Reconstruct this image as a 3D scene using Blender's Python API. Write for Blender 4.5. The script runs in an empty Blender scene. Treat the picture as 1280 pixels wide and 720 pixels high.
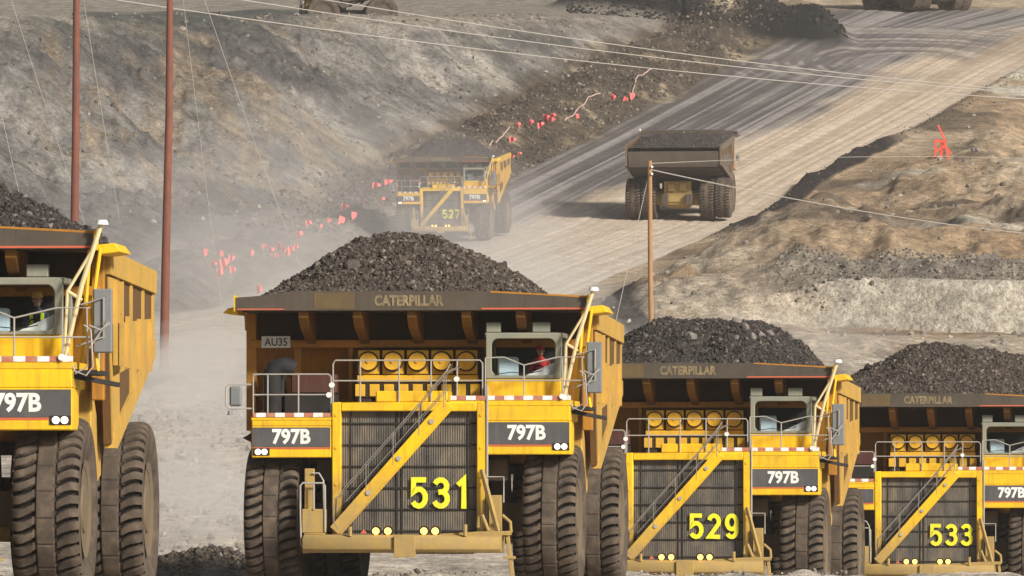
import bpy, bmesh, math, random
import numpy as np
from mathutils import Vector, Matrix, Euler

R = math.radians
random.seed(7)
rng = np.random.default_rng(11)
scene = bpy.context.scene
COL = scene.collection

# ------------------------------------------------------------------ camera
F = 11400.0                      # focal length in photo pixels (1280 wide)
CAMZ = 1.7
HOR = 660.0
cam_d = bpy.data.cameras.new('camera')
cam_d.sensor_width = 36.0
cam_d.lens = F / 1280.0 * 36.0
cam_d.shift_y = (HOR - 360.0) / 1280.0
cam_d.clip_start = 1.0
cam_d.clip_end = 12000.0
cam = bpy.data.objects.new('camera', cam_d)
cam.location = (0, 0, CAMZ)
cam.rotation_euler = (R(90), 0, 0)
COL.objects.link(cam)
scene.camera = cam


def wx(px, D):
    return (px - 640.0) * D / F


def wz(py, D):
    return CAMZ + (HOR - py) * D / F


# ------------------------------------------------------------------ helpers
def tag(o, label=None, cat=None, group=None, kind=None):
    if label: o['label'] = label
    if cat: o['category'] = cat
    if group: o['group'] = group
    if kind: o['kind'] = kind
    return o


class MB:
    """collects simple solids; build() links them as ONE mesh object"""
    def __init__(self):
        self.v = []; self.f = []; self.m = []; self.sm = []

    def add(self, vs, fs, mi=0, smooth=False):
        b = len(self.v)
        self.v += [tuple(p) for p in vs]
        for f in fs:
            self.f.append(tuple(i + b for i in f)); self.m.append(mi); self.sm.append(smooth)
        return self

    def box(self, x0, x1, y0, y1, z0, z1, mi=0, M=None):
        vs = [(x0, y0, z0), (x1, y0, z0), (x1, y1, z0), (x0, y1, z0), (x0, y0, z1), (x1, y0, z1), (x1, y1, z1), (x0, y1, z1)]
        if M is not None: vs = [tuple(M @ Vector(p)) for p in vs]
        return self.add(vs, [(0, 3, 2, 1), (4, 5, 6, 7), (0, 1, 5, 4), (1, 2, 6, 5), (2, 3, 7, 6), (3, 0, 4, 7)], mi)

    def bar(self, a, b, w, h, mi=0, up=(0, 0, 1)):
        a = Vector(a); b = Vector(b); d = b - a
        q = d.normalized(); s = q.cross(Vector(up))
        if s.length < 1e-4: s = q.cross(Vector((0, 1, 0)))
        s.normalize(); t = s.cross(q)
        vs = []
        for p in (a, b):
            for (i, j) in ((-1, -1), (1, -1), (1, 1), (-1, 1)):
                vs.append(p + s * (i * w / 2) + t * (j * h / 2))
        return self.add(vs, [(0, 1, 2, 3), (4, 7, 6, 5), (0, 4, 5, 1), (1, 5, 6, 2), (2, 6, 7, 3), (3, 7, 4, 0)], mi)

    def tube(self, pts, r, n=6, mi=0, cap=True):
        pts = [Vector(p) for p in pts]
        rings = []
        k = len(pts)
        ref = None
        for i, p in enumerate(pts):
            d = (pts[min(i + 1, k - 1)] - pts[max(i - 1, 0)]).normalized()
            if ref is None:
                ref = d.cross(Vector((0, 0, 1)))
                if ref.length < 1e-3: ref = d.cross(Vector((0, 1, 0)))
            a = (ref - d * ref.dot(d)).normalized(); b = d.cross(a); ref = a
            rr = r[i] if isinstance(r, (list, tuple)) else r
            rings.append([p + (a * math.cos(t) + b * math.sin(t)) * rr for t in [2 * math.pi * j / n for j in range(n)]])
        vs = [q for ring in rings for q in ring]
        fs = []
        for i in range(k - 1):
            for j in range(n):
                fs.append((i * n + j, i * n + (j + 1) % n, (i + 1) * n + (j + 1) % n, (i + 1) * n + j))
        if cap:
            fs.append(tuple(range(n))[::-1]); fs.append(tuple((k - 1) * n + j for j in range(n)))
        return self.add(vs, fs, mi, True)

    def prism(self, poly, axis, a0, a1, mi=0):
        """poly in the plane normal to axis ('x': (y,z), 'y': (x,z), 'z': (x,y))"""
        n = len(poly)
        def P(u, v, a):
            return (a, u, v) if axis == 'x' else (u, a, v) if axis == 'y' else (u, v, a)
        vs = [P(u, v, a0) for u, v in poly] + [P(u, v, a1) for u, v in poly]
        fs = [tuple(range(n)), tuple(range(2 * n - 1, n - 1, -1))]
        fs += [(i, (i + 1) % n + 0, (i + 1) % n + n, i + n) for i in range(n)]
        return self.add(vs, fs, mi)

    def ringplate(self, outer, inner, y0, y1, mi=0):
        """frame between two outlines with the same count of points, in the xz plane"""
        n = len(outer)
        vs = [(x, y0, z) for x, z in outer] + [(x, y0, z) for x, z in inner] + [(x, y1, z) for x, z in outer] + [(x, y1, z) for x, z in inner]
        fs = []
        for i in range(n):
            j = (i + 1) % n
            fs += [(i, j, n + j, n + i), (2 * n + j, 2 * n + i, 3 * n + i, 3 * n + j), (i, 2 * n + i, 2 * n + j, j), (n + i, n + j, 3 * n + j, 3 * n + i)]
        return self.add(vs, fs, mi)

    def disc(self, c, axis, r, h, n=20, mi=0, r2=None):
        c = Vector(c); a = Vector(axis).normalized()
        return self.tube([c - a * (h / 2), c + a * (h / 2)], [r, r if r2 is None else r2], n, mi)

    def mesh(self, name, mats, bev=0.0):
        me = bpy.data.meshes.new(name)
        me.from_pydata(self.v, [], self.f)
        for m in (mats if isinstance(mats, (list, tuple)) else [mats]): me.materials.append(m)
        me.polygons.foreach_set('material_index', self.m)
        me.polygons.foreach_set('use_smooth', self.sm)
        bm = bmesh.new(); bm.from_mesh(me)
        bmesh.ops.recalc_face_normals(bm, faces=bm.faces)
        if bev > 0:
            es = [e for e in bm.edges if len(e.link_faces) == 2 and e.calc_face_angle(0) > 0.6 and not (e.link_faces[0].smooth and e.link_faces[1].smooth)]
            bmesh.ops.bevel(bm, geom=es, offset=bev, segments=1, affect='EDGES', clamp_overlap=True)
        bm.to_mesh(me); bm.free()
        if any(self.sm):
            try: me.set_sharp_from_angle(angle=R(40))
            except Exception: pass
        return me

    def build(self, name, mats, parent=None, bev=0.0, loc=None):
        o = bpy.data.objects.new(name, self.mesh(name, mats, bev))
        COL.objects.link(o)
        if parent is not None: o.parent = parent
        if loc is not None: o.location = loc
        return o


def empty(name, loc=(0, 0, 0), rot=(0, 0, 0), parent=None):
    o = bpy.data.objects.new(name, None)
    o.empty_display_size = 0.5
    o.location = loc; o.rotation_euler = rot
    COL.objects.link(o)
    if parent is not None: o.parent = parent
    return o


def children_of(o, table):
    return table.get(o.name, [])


def rrect(x0, x1, z0, z1, r, n=4):
    pts = []
    for (cx, cz, a0) in ((x1 - r, z1 - r, 0), (x0 + r, z1 - r, 90), (x0 + r, z0 + r, 180), (x1 - r, z0 + r, 270)):
        for k in range(n + 1):
            a = R(a0 + 90 * k / n)
            pts.append((cx + r * math.cos(a), cz + r * math.sin(a)))
    return pts


# ------------------------------------------------------------------ numpy noise
def _hash(ix, iy, seed):
    h = (ix.astype(np.int64) * 374761393 + iy.astype(np.int64) * 668265263 + seed * 1274126177) & 0xffffffff
    h = ((h ^ (h >> 13)) * 1274126177) & 0xffffffff
    return ((h ^ (h >> 16)) & 0xffff) / 65535.0


def vnoise(x, y, seed=0):
    x = np.asarray(x, float); y = np.asarray(y, float)
    ix = np.floor(x); iy = np.floor(y); fx = x - ix; fy = y - iy
    fx = fx * fx * (3 - 2 * fx); fy = fy * fy * (3 - 2 * fy)
    a = _hash(ix, iy, seed); b = _hash(ix + 1, iy, seed); c = _hash(ix, iy + 1, seed); d = _hash(ix + 1, iy + 1, seed)
    return (a + (b - a) * fx) * (1 - fy) + (c + (d - c) * fx) * fy


def fbm(x, y, oct=4, seed=0, gain=0.5):
    s = 0; a = 1.0; t = 0
    x = np.asarray(x, float); y = np.asarray(y, float)
    for k in range(oct):
        s = s + a * vnoise(x * 2 ** k + 17.3 * k, y * 2 ** k - 9.1 * k, seed + k * 13); t += a; a *= gain
    return s / t * 2 - 1


def sstep(a, b, x):
    t = np.clip((np.asarray(x, float) - a) / (b - a), 0, 1)
    return t * t * (3 - 2 * t)


# ------------------------------------------------------------------ materials
def new_mat(name):
    m = bpy.data.materials.new(name); m.use_nodes = True
    nt = m.node_tree
    return m, nt, nt.nodes['Principled BSDF']


def N(nt, t, **kw):
    n = nt.nodes.new(t)
    for k, v in kw.items(): setattr(n, k, v)
    return n


def noise_node(nt, scale, detail=5, rough=0.6, vec=None, stretch=None):
    n = N(nt, 'ShaderNodeTexNoise'); n.inputs['Scale'].default_value = scale; n.inputs['Detail'].default_value = detail
    n.inputs['Roughness'].default_value = rough
    tc = N(nt, 'ShaderNodeTexCoord')
    if vec is None:
        oi = N(nt, 'ShaderNodeObjectInfo'); mu = N(nt, 'ShaderNodeMath', operation='MULTIPLY'); mu.inputs[1].default_value = 57.0
        nt.links.new(oi.outputs['Random'], mu.inputs[0])
        ad = N(nt, 'ShaderNodeVectorMath', operation='ADD'); nt.links.new(tc.outputs['Object'], ad.inputs[0]); nt.links.new(mu.outputs[0], ad.inputs[1])
        src = ad.outputs[0]
    else: src = vec
    if stretch:
        mp = N(nt, 'ShaderNodeMapping'); mp.inputs['Scale'].default_value = stretch
        nt.links.new(src, mp.inputs['Vector']); src = mp.outputs['Vector']
    nt.links.new(src, n.inputs['Vector'])
    return n


def ramp(nt, fac, stops):
    r = N(nt, 'ShaderNodeValToRGB')
    el = r.color_ramp.elements
    while len(el) < len(stops): el.new(0.5)
    for e, (p, c) in zip(el, stops):
        e.position = p; e.color = (c[0], c[1], c[2], 1) if not isinstance(c, (int, float)) else (c, c, c, 1)
    nt.links.new(fac, r.inputs['Fac'])
    return r


def mix(nt, fac, a, b, mode='MIX'):
    n = N(nt, 'ShaderNodeMix', data_type='RGBA', blend_type=mode)
    def put(sock, v):
        if isinstance(v, (tuple, list)): sock.default_value = (v[0], v[1], v[2], 1)
        else: nt.links.new(v, sock)
    if isinstance(fac, (int, float)): n.inputs[0].default_value = fac
    else: nt.links.new(fac, n.inputs[0])
    put(n.inputs[6], a); put(n.inputs[7], b)
    return n.outputs[2]


def bump(nt, height, strength, dist, bsdf):
    b = N(nt, 'ShaderNodeBump'); b.inputs['Strength'].default_value = strength; b.inputs['Distance'].default_value = dist
    nt.links.new(height, b.inputs['Height']); nt.links.new(b.outputs['Normal'], bsdf.inputs['Normal'])


def worn(name, base, dirt, amount=0.35, rough=0.5, scale=1.2, metallic=0.0, streak=True, bmp=0.0, spec=0.4, mud=None):
    """paint / metal / plastic with dust, run-down streaks and small chips"""
    m, nt, b = new_mat(name)
    n1 = noise_node(nt, scale, 6, 0.65)
    r1 = ramp(nt, n1.outputs['Fac'], [(0.5 - 0.28 * amount - 0.05, 0.0), (0.78, 1.0)])
    col = mix(nt, r1.outputs['Color'], base, mix(nt, amount, base, dirt))
    if streak:
        n2 = noise_node(nt, 1.0, 4, 0.6, stretch=(9, 9, 0.7))
        r2 = ramp(nt, n2.outputs['Fac'], [(0.5, 0.0), (0.75, 1.0)])
        f = N(nt, 'ShaderNodeMath', operation='MULTIPLY'); f.inputs[1].default_value = amount * 0.8
        nt.links.new(r2.outputs['Color'], f.inputs[0])
        col = mix(nt, f.outputs[0], col, dirt)
    n3 = noise_node(nt, scale * 14, 3, 0.7)
    r3 = ramp(nt, n3.outputs['Fac'], [(0.62, 0.0), (0.74, 1.0)])
    f3 = N(nt, 'ShaderNodeMath', operation='MULTIPLY'); f3.inputs[1].default_value = amount * 0.7
    nt.links.new(r3.outputs['Color'], f3.inputs[0])
    col = mix(nt, f3.outputs[0], col, tuple(c * 0.5 for c in dirt))
    if mud:
        tc = N(nt, 'ShaderNodeTexCoord'); sp = N(nt, 'ShaderNodeSeparateXYZ'); nt.links.new(tc.outputs['Object'], sp.inputs[0])
        n4 = noise_node(nt, 1.7, 6, 0.7)
        mr = N(nt, 'ShaderNodeMapRange'); mr.inputs['From Min'].default_value = mud[0]; mr.inputs['From Max'].default_value = mud[1]
        mr.inputs['To Min'].default_value = 0.75; mr.inputs['To Max'].default_value = -0.45
        nt.links.new(sp.outputs['Z'], mr.inputs['Value'])
        a4 = N(nt, 'ShaderNodeMath', operation='ADD'); nt.links.new(mr.outputs[0], a4.inputs[0]); nt.links.new(n4.outputs['Fac'], a4.inputs[1])
        r4 = ramp(nt, a4.outputs[0], [(0.35, 0.0), (0.95, 0.85)])
        col = mix(nt, r4.outputs['Color'], col, (0.33, 0.225, 0.085))
    nt.links.new(col, b.inputs['Base Color'])
    rr = ramp(nt, n1.outputs['Fac'], [(0.3, rough), (0.8, min(1, rough + 0.3))])
    nt.links.new(rr.outputs['Color'], b.inputs['Roughness'])
    b.inputs['Metallic'].default_value = metallic
    b.inputs['Specular IOR Level'].default_value = spec
    if bmp: bump(nt, n3.outputs['Fac'], bmp, 0.02, b)
    return m


DUST = (0.34, 0.27, 0.18)
M = {}
M['yellow'] = worn('yellow_paint', (0.88, 0.53, 0.006), (0.30, 0.165, 0.022), 0.6, 0.42, mud=(1.2, 4.2))
M['orange'] = worn('old_body_paint', (0.47, 0.195, 0.010), (0.17, 0.085, 0.022), 0.65, 0.55, 0.8)
M['side'] = worn('dusty_body_paint', (0.60, 0.355, 0.045), (0.30, 0.185, 0.06), 0.9, 0.6, 0.7)
M['dusty'] = worn('mud_caked_paint', (0.42, 0.275, 0.055), (0.27, 0.195, 0.105), 0.9, 0.8, 2.0, bmp=0.7)
M['rust'] = worn('grimy_beam_paint', (0.22, 0.095, 0.012), (0.10, 0.055, 0.02), 0.6, 0.7)
M['slotshade'] = worn('slot_shade_paint', (0.13, 0.062, 0.014), (0.06, 0.036, 0.016), 0.7, 0.8)  # near-black brown stands for the shade inside the body side slots
M['shadedark'] = worn('painted_shade', (0.045, 0.026, 0.012), (0.02, 0.015, 0.010), 0.6, 0.85)  # near-black colour puts the shade below the canopy into the paint
M['panel'] = worn('dark_grey_panel', (0.060, 0.060, 0.066), (0.17, 0.15, 0.12), 0.35, 0.5)
M['lip'] = worn('scuffed_steel', (0.088, 0.068, 0.047), (0.036, 0.031, 0.027), 0.7, 0.6, 1.3)
M['steel'] = worn('railing_steel', (0.36, 0.34, 0.31), (0.25, 0.20, 0.14), 0.5, 0.45, 3.0, streak=False)
M['railgrey'] = worn('stair_rail_steel', (0.22, 0.205, 0.185), (0.20, 0.155, 0.10), 0.5, 0.5, 3.0, streak=False)
M['whitepole'] = worn('mast_paint', (0.66, 0.53, 0.28), (0.45, 0.36, 0.2), 0.5, 0.5, 2.0, streak=False)
M['mirror'] = worn('grey_mirror_shell', (0.15, 0.16, 0.17), (0.24, 0.22, 0.19), 0.45, 0.5, 2.0)
M['cabframe'] = worn('cab_frame_paint', (0.185, 0.20, 0.165), (0.34, 0.28, 0.17), 0.5, 0.55, 1.5)
M['black'] = worn('black_metal', (0.014, 0.013, 0.012), (0.035, 0.03, 0.025), 0.4, 0.7)
M['under'] = worn('dirt_and_shade', (0.055, 0.045, 0.038), (0.13, 0.10, 0.07), 0.7, 0.85, 1.2)  # dirty dark metal; also paints the shaded side of the top trucks
M['maroon'] = worn('maroon_cabinet', (0.065, 0.017, 0.014), (0.09, 0.06, 0.04), 0.4, 0.5)
M['tank'] = worn('blue_grey_tank', (0.014, 0.015, 0.018), (0.04, 0.036, 0.033), 0.5, 0.65, spec=0.2)
M['white'] = worn('white_trim', (0.72, 0.72, 0.70), (0.45, 0.40, 0.33), 0.3, 0.5)
M['seat_reflection'] = worn('seat_reflection_blue', (0.50, 0.62, 0.70), (0.2, 0.22, 0.24), 0.4, 0.8, 4.0, streak=False)  # pale blue colour paints in a windscreen reflection
M['interior'] = worn('cab_trim', (0.008, 0.008, 0.008), (0.02, 0.02, 0.02), 0.3, 0.8)
M['redline'] = worn('red_line', (0.55, 0.10, 0.05), (0.35, 0.14, 0.06), 0.5, 0.5)
M['letter'] = worn('white_letters', (0.80, 0.79, 0.76), (0.40, 0.35, 0.27), 0.5, 0.5, streak=False)
M['fadedletter'] = worn('faded_letters', (0.36, 0.27, 0.13), (0.085, 0.066, 0.047), 1.0, 0.6, 4.0)
M['patch'] = worn('rubbed_patch', (0.13, 0.085, 0.030), (0.07, 0.05, 0.03), 0.7, 0.6, 3.0)
M['number'] = worn('fluorescent_yellow', (0.80, 0.76, 0.015), (0.42, 0.33, 0.06), 0.45, 0.5, streak=False)
M['canister'] = worn('canister_paint', (0.74, 0.42, 0.014), (0.32, 0.18, 0.05), 0.5, 0.5)
M['rim'] = worn('rim_paint', (0.15, 0.105, 0.055), (0.11, 0.088, 0.066), 0.8, 0.7, 1.5, streak=False)
M['blackletter'] = worn('black_letters', (0.03, 0.03, 0.03), (0.1, 0.09, 0.08), 0.3, 0.6, streak=False)


def mat_rubber():
    m, nt, b = new_mat('dusty_tyre_rubber')
    at = N(nt, 'ShaderNodeAttribute', attribute_name='tread')
    n = noise_node(nt, 2.2, 6, 0.65)
    c = ramp(nt, n.outputs['Fac'], [(0.3, (0.046, 0.036, 0.028)), (0.52, (0.088, 0.067, 0.050)), (0.8, (0.18, 0.137, 0.10))])
    col = mix(nt, at.outputs['Fac'], c.outputs['Color'], (0.016, 0.014, 0.013))
    nt.links.new(col, b.inputs['Base Color'])
    b.inputs['Roughness'].default_value = 0.9
    b.inputs['Specular IOR Level'].default_value = 0.2
    n2 = noise_node(nt, 14, 4, 0.7)
    bump(nt, n2.outputs['Fac'], 0.35, 0.03, b)
    return m
M['rubber'] = mat_rubber()


def mat_screen():
    m, nt, b = new_mat('radiator_screen')
    n = noise_node(nt, 1.0, 5, 0.65, stretch=(2.2, 1, 0.7))
    c = ramp(nt, n.outputs['Fac'], [(0.3, (0.075, 0.069, 0.064)), (0.5, (0.16, 0.142, 0.120)), (0.72, (0.30, 0.235, 0.15))])
    nt.links.new(c.outputs['Color'], b.inputs['Base Color']); b.inputs['Roughness'].default_value = 0.7
    b.inputs['Metallic'].default_value = 0.2
    return m
M['screen'] = mat_screen()


def mat_tape():
    m, nt, b = new_mat('reflective_tape')
    tc = N(nt, 'ShaderNodeTexCoord'); sp = N(nt, 'ShaderNodeSeparateXYZ'); nt.links.new(tc.outputs['Object'], sp.inputs[0])
    mu = N(nt, 'ShaderNodeMath', operation='MULTIPLY'); mu.inputs[1].default_value = 1.9; nt.links.new(sp.outputs['X'], mu.inputs[0])
    fr = N(nt, 'ShaderNodeMath', operation='FRACT'); nt.links.new(mu.outputs[0], fr.inputs[0])
    gt = N(nt, 'ShaderNodeMath', operation='GREATER_THAN'); gt.inputs[1].default_value = 0.5; nt.links.new(fr.outputs[0], gt.inputs[0])
    n = noise_node(nt, 6, 4, 0.6)
    r = ramp(nt, n.outputs['Fac'], [(0.4, 0.0), (0.75, 0.6)])
    c = mix(nt, gt.outputs[0], (0.78, 0.76, 0.74), (0.42, 0.13, 0.08))
    c = mix(nt, r.outputs['Color'], c, (0.4, 0.33, 0.22))
    nt.links.new(c, b.inputs['Base Color']); b.inputs['Roughness'].default_value = 0.45
    return m
M['tape'] = mat_tape()


def mat_glass():
    m, nt, b = new_mat('cab_glass')
    nt.nodes.remove(b)
    out = nt.nodes['Material Output']
    t = N(nt, 'ShaderNodeBsdfTransparent'); t.inputs['Color'].default_value = (0.93, 0.96, 0.96, 1)
    g = N(nt, 'ShaderNodeBsdfGlossy'); g.inputs['Roughness'].default_value = 0.08
    g.inputs['Color'].default_value = (0.22, 0.30, 0.32, 1)
    mx = N(nt, 'ShaderNodeMixShader'); lw = N(nt, 'ShaderNodeLayerWeight'); lw.inputs['Blend'].default_value = 0.12
    nt.links.new(lw.outputs['Fresnel'], mx.inputs[0]); nt.links.new(t.outputs[0], mx.inputs[1]); nt.links.new(g.outputs[0], mx.inputs[2])
    nt.links.new(mx.outputs[0], out.inputs['Surface'])
    return m
M['glass'] = mat_glass()


def mat_emit(name, col, s):
    m, nt, b = new_mat(name)
    b.inputs['Base Color'].default_value = (0.45, 0.28, 0.05, 1)
    b.inputs['Emission Color'].default_value = (*col, 1); b.inputs['Emission Strength'].default_value = s
    b.inputs['Roughness'].default_value = 0.2
    return m
M['lamp'] = mat_emit('lit_headlamp', (1.0, 0.60, 0.11), 2.6)
M['lampsmall'] = mat_emit('lit_clearance_lamp', (1.0, 0.95, 0.85), 1.6)


def mat_earth(k=1.0):
    m, nt, b = new_mat('quarry_earth' if k == 1.0 else 'packed_road_earth')
    at = N(nt, 'ShaderNodeAttribute', attribute_name='earth')
    geo = N(nt, 'ShaderNodeNewGeometry')
    n1 = noise_node(nt, 0.55, 8, 0.72, vec=geo.outputs['Position'], stretch=(1, 0.75, 1.1))
    r1 = ramp(nt, n1.outputs['Fac'], [(0.28, 0.45), (0.5, 0.95), (0.72, 1.6)])
    c = mix(nt, k, at.outputs['Color'], r1.outputs['Color'], 'MULTIPLY')
    n2 = noise_node(nt, 2.6, 5, 0.7, vec=geo.outputs['Position'], stretch=(1, 0.8, 1.1))
    r2 = ramp(nt, n2.outputs['Fac'], [(0.36, 0.5), (0.5, 1.0), (0.66, 1.35)])
    c = mix(nt, 0.75 * k, c, mix(nt, 1.0, c, r2.outputs['Color'], 'MULTIPLY'))
    nt.links.new(c, b.inputs['Base Color']); b.inputs['Roughness'].default_value = 0.95
    b.inputs['Specular IOR Level'].default_value = 0.15
    bump(nt, n2.outputs['Fac'], 0.7 * k, 0.6, b)
    return m
M['earth'] = mat_earth()
M['roadearth'] = mat_earth(0.45)


def mat_rock(name, c0, c1, c2):
    m, nt, b = new_mat(name)
    geo = N(nt, 'ShaderNodeNewGeometry')
    at = N(nt, 'ShaderNodeAttribute', attribute_name='tone')
    n = noise_node(nt, 6.0, 4, 0.7)
    r = ramp(nt, at.outputs['Fac'], [(0.0, c0), (0.6, c1), (1.0, c2)])
    r2 = ramp(nt, n.outputs['Fac'], [(0.3, 0.65), (0.7, 1.3)])
    c = mix(nt, 1.0, r.outputs['Color'], r2.outputs['Color'], 'MULTIPLY')
    nt.links.new(c, b.inputs['Base Color']); b.inputs['Roughness'].default_value = 0.8
    b.inputs['Specular IOR Level'].default_value = 0.3
    bump(nt, n.outputs['Fac'], 0.5, 0.05, b)
    return m
M['ore'] = mat_rock('grey_brown_ore', (0.024, 0.019, 0.015), (0.092, 0.073, 0.058), (0.27, 0.225, 0.185))
M['oredark'] = mat_rock('dark_ore', (0.018, 0.015, 0.014), (0.058, 0.049, 0.043), (0.23, 0.20, 0.18))
M['coal'] = mat_rock('black_spoil', (0.006, 0.006, 0.006), (0.016, 0.014, 0.013), (0.045, 0.038, 0.032))
M['rubble'] = mat_rock('dark_rubble', (0.035, 0.029, 0.024), (0.11, 0.088, 0.068), (0.30, 0.25, 0.19))
M['rubble2'] = mat_rock('bench_rubble', (0.07, 0.06, 0.05), (0.17, 0.145, 0.118), (0.40, 0.36, 0.30))
M['paler'] = mat_rock('pale_rubble', (0.10, 0.088, 0.075), (0.24, 0.21, 0.175), (0.46, 0.42, 0.36))


# ------------------------------------------------------------------ terrain
def tab(D, pts):
    a = np.array(pts, float); return np.interp(D, a[:, 0], a[:, 1])

ZR = [(-3000, 0), (150, 0.1), (199, 0.12), (215, 0.05), (245, 0), (262, 0), (309, -0.9), (322, -1.0), (357, -1.23), (370, -1.2), (430, 3), (520, 8), (650, 13.5),
      (750, 18), (800, 21), (850, 26), (905, 31.8), (950, 38.2), (1000, 44.5), (1100, 57.2), (1200, 69.8), (1300, 80), (1400, 86), (6000, 90)]
XLT = [(-3000, -60), (400, -60), (600, -58), (700, -45), (800, -29), (850, -20), (905, -9.5), (950, 0), (1000, 8.8), (1100, 25.6), (1200, 42), (1300, 40), (6000, 40)]
XRT = [(-3000, 40), (400, 20), (600, -20), (700, -12), (800, 2), (850, 11), (905, 23), (950, 32), (1000, 42), (1100, 61.5), (1160, 74), (1200, 95), (1300, 120), (6000, 120)]
RIGHT_PY = [(430, 600), (520, 500), (650, 450), (745, 413), (754.5, 408), (757, 346), (763, 336), (775, 312), (790, 303), (850, 262), (900, 236), (950, 205), (985, 184), (1000, 172),
            (1050, 136), (1100, 100), (1150, 58), (1200, 14)]
RIGHT = [(-3000, 0), (262, 0), (357, -1.23)] + [(d, CAMZ + (HOR - p) * d / F) for d, p in RIGHT_PY] + [(1300, 80), (1400, 86), (6000, 90)]
SOFT_PY = [(430, 600), (520, 500), (650, 450), (700, 428), (760, 390), (800, 345), (850, 300), (900, 255), (950, 214), (1000, 172), (1050, 136), (1100, 100), (1150, 58), (1200, 14)]
SOFT = [(-3000, 0), (262, 0), (357, -1.23)] + [(d, CAMZ + (HOR - p) * d / F) for d, p in SOFT_PY] + [(1300, 80), (1400, 86), (6000, 90)]


def terrain(X, D, detail=True):
    """height, masks"""
    X = np.asarray(X, float); D = np.asarray(D, float)
    far = sstep(560, 760, D)
    zr = tab(D, ZR)
    w1 = fbm(X * 0.05, D * 0.02, 4, 3)
    XL = tab(D, XLT) + 2.2 * fbm(X * 0.0 + 3, D * 0.05, 3, 5) * far
    XR = tab(D, XRT) + 0.7 * fbm(X * 0.0 + 9, D * 0.05, 3, 6) * far
    onroad = (X > XL) & (X < XR)
    xl0 = tab(D, XLT); xr0 = tab(D, XRT)
    rc = (X - xl0) / np.maximum(xr0 - xl0, 1)
    # --- right side
    e = X - XR
    dw = D + 5 * fbm(X * 0.035, D * 0.0, 3, 21) * far
    bench = sstep(13, 29, X + 3 * w1)
    zR = tab(D, SOFT) * (1 - bench) + tab(dw, RIGHT) * bench
    tr = sstep(0, 15, e) * far
    lump = (2.8 * fbm(X * 0.08, D * 0.026, 5, 31) - 1.2 * np.abs(fbm(X * 0.14, D * 0.06, 4, 33)) + 0.8 * fbm(X * 0.3, D * 0.09, 4, 35)) * sstep(2, 14, e) * far
    face = bench * sstep(752, 755, dw) * (1 - sstep(757.5, 761, dw))
    lump = lump * (1 - 0.8 * face) * (1 - 0.75 * bench * sstep(700, 720, D) * (1 - sstep(750, 756, dw)))
    z_right = zr * (1 - tr) + zR * tr + lump
    berm = np.exp(-((e - 0.9) / 0.9) ** 2) * sstep(880, 900, D) * (1 - 0.75 * sstep(985, 1010, D)) * (0.75 + 0.35 * fbm(X * 0.2, D * 0.1, 3, 44))
    rubtop = bench * sstep(757, 760, dw) * (1 - sstep(775, 788, dw)) * far
    # --- left side
    tt = X + 0.18 * D
    gu = fbm(D * 0.042, tt * 0.016, 4, 51)
    g = 3.0 * fbm(X * 0.05, D * 0.018, 4, 52) + 5.5 * gu + 2.6 * fbm(tt * 0.11, D * 0.012, 4, 53) + 1.7 * fbm(X * 0.30, D * 0.12, 5, 58, 0.6) - 4.2 * np.abs(fbm(D * 0.06 + 3, tt * 0.02, 3, 54)) - 2.4 * np.abs(fbm(D * 0.17, tt * 0.05, 3, 55)) - 1.6 * np.abs(fbm(X * 0.5, D * 0.2, 3, 56))
    WB = 13.0 - 3.5 * (1 - sstep(880, 960, D))
    XF = XL - WB
    d = XF - X
    b = np.clip((XL - X) / WB, 0, 1)
    rub_h = 2.2 * np.sin(np.clip(b, 0, 1) * math.pi * 0.62) + 0.9 * fbm(X * 0.32, D * 0.1, 4, 61) * np.clip(b * 4, 0, 1)
    ztop = CAMZ + D * (0.0562 + 0.0030 * sstep(1120, 1240, D)) + 0.35 * fbm(X * 0.1, D * 0.05, 3, 63)
    ztop = np.where(D > 1250, np.minimum(ztop, tab(D, ZR) + 1), ztop)
    zw = zr + 2.0 + 0.60 * (np.maximum(d, 0) + g * sstep(0, 12, d))
    k = 3.0
    h = np.clip(0.5 + 0.5 * (ztop - zw) / k, 0, 1)
    zw = zw * h + ztop * (1 - h) - k * h * (1 - h)
    onwall = sstep(0.0, 1.5, d)
    top = (1 - h) * onwall
    z_left = np.where(d > 0, np.maximum(zw, zr + 0.5), zr + rub_h)
    z_left = zr * (1 - far) + z_left * far
    dent = np.exp(-(((X + 19) / 14.0) ** 4 + ((D - 1112) / 26.0) ** 4))
    z_left = z_left - 1.6 * dent
    # --- dark pile along the plateau edge
    t = np.clip((X - 8) / 33.0, 0, 1)
    ridge = np.exp(-((D - (1166 - 18 * t)) / (9.0 + 9 * t)) ** 2) * sstep(4, 10, X) * (1 - sstep(38, 44, X)) * (0.75 + 0.4 * fbm(X * 0.16, D * 0.05, 3, 71))
    z = np.where(X < XL, z_left, np.where(X > XR, z_right, zr))
    ruts = 0.13 * (vnoise(rc * 80, D * 0.005, 81) - 0.5) + 0.08 * (vnoise(rc * 23 + 5, D * 0.006, 82) - 0.5)
    z = z + np.where(onroad, ruts * far, 0)
    z = z + 1.5 * berm * (X > XR - 3) + 4.2 * ridge
    # --- near ground: low windrow behind the first trucks
    nb = np.exp(-((D - 273) / 3.6) ** 2)
    nbh = 0.55 + 0.62 * np.exp(-((X + 9.2) / 2.4) ** 2) + 0.2 * fbm(X * 0.9, D * 0.5, 3, 91)
    z = z + nb * nbh + (1 - far) * (0.05 * fbm(X * 0.8, D * 0.5, 4, 93) + 0.9 * fbm(X * 0.06, D * 0.03, 4, 94) * sstep(390, 450, D))
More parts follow.
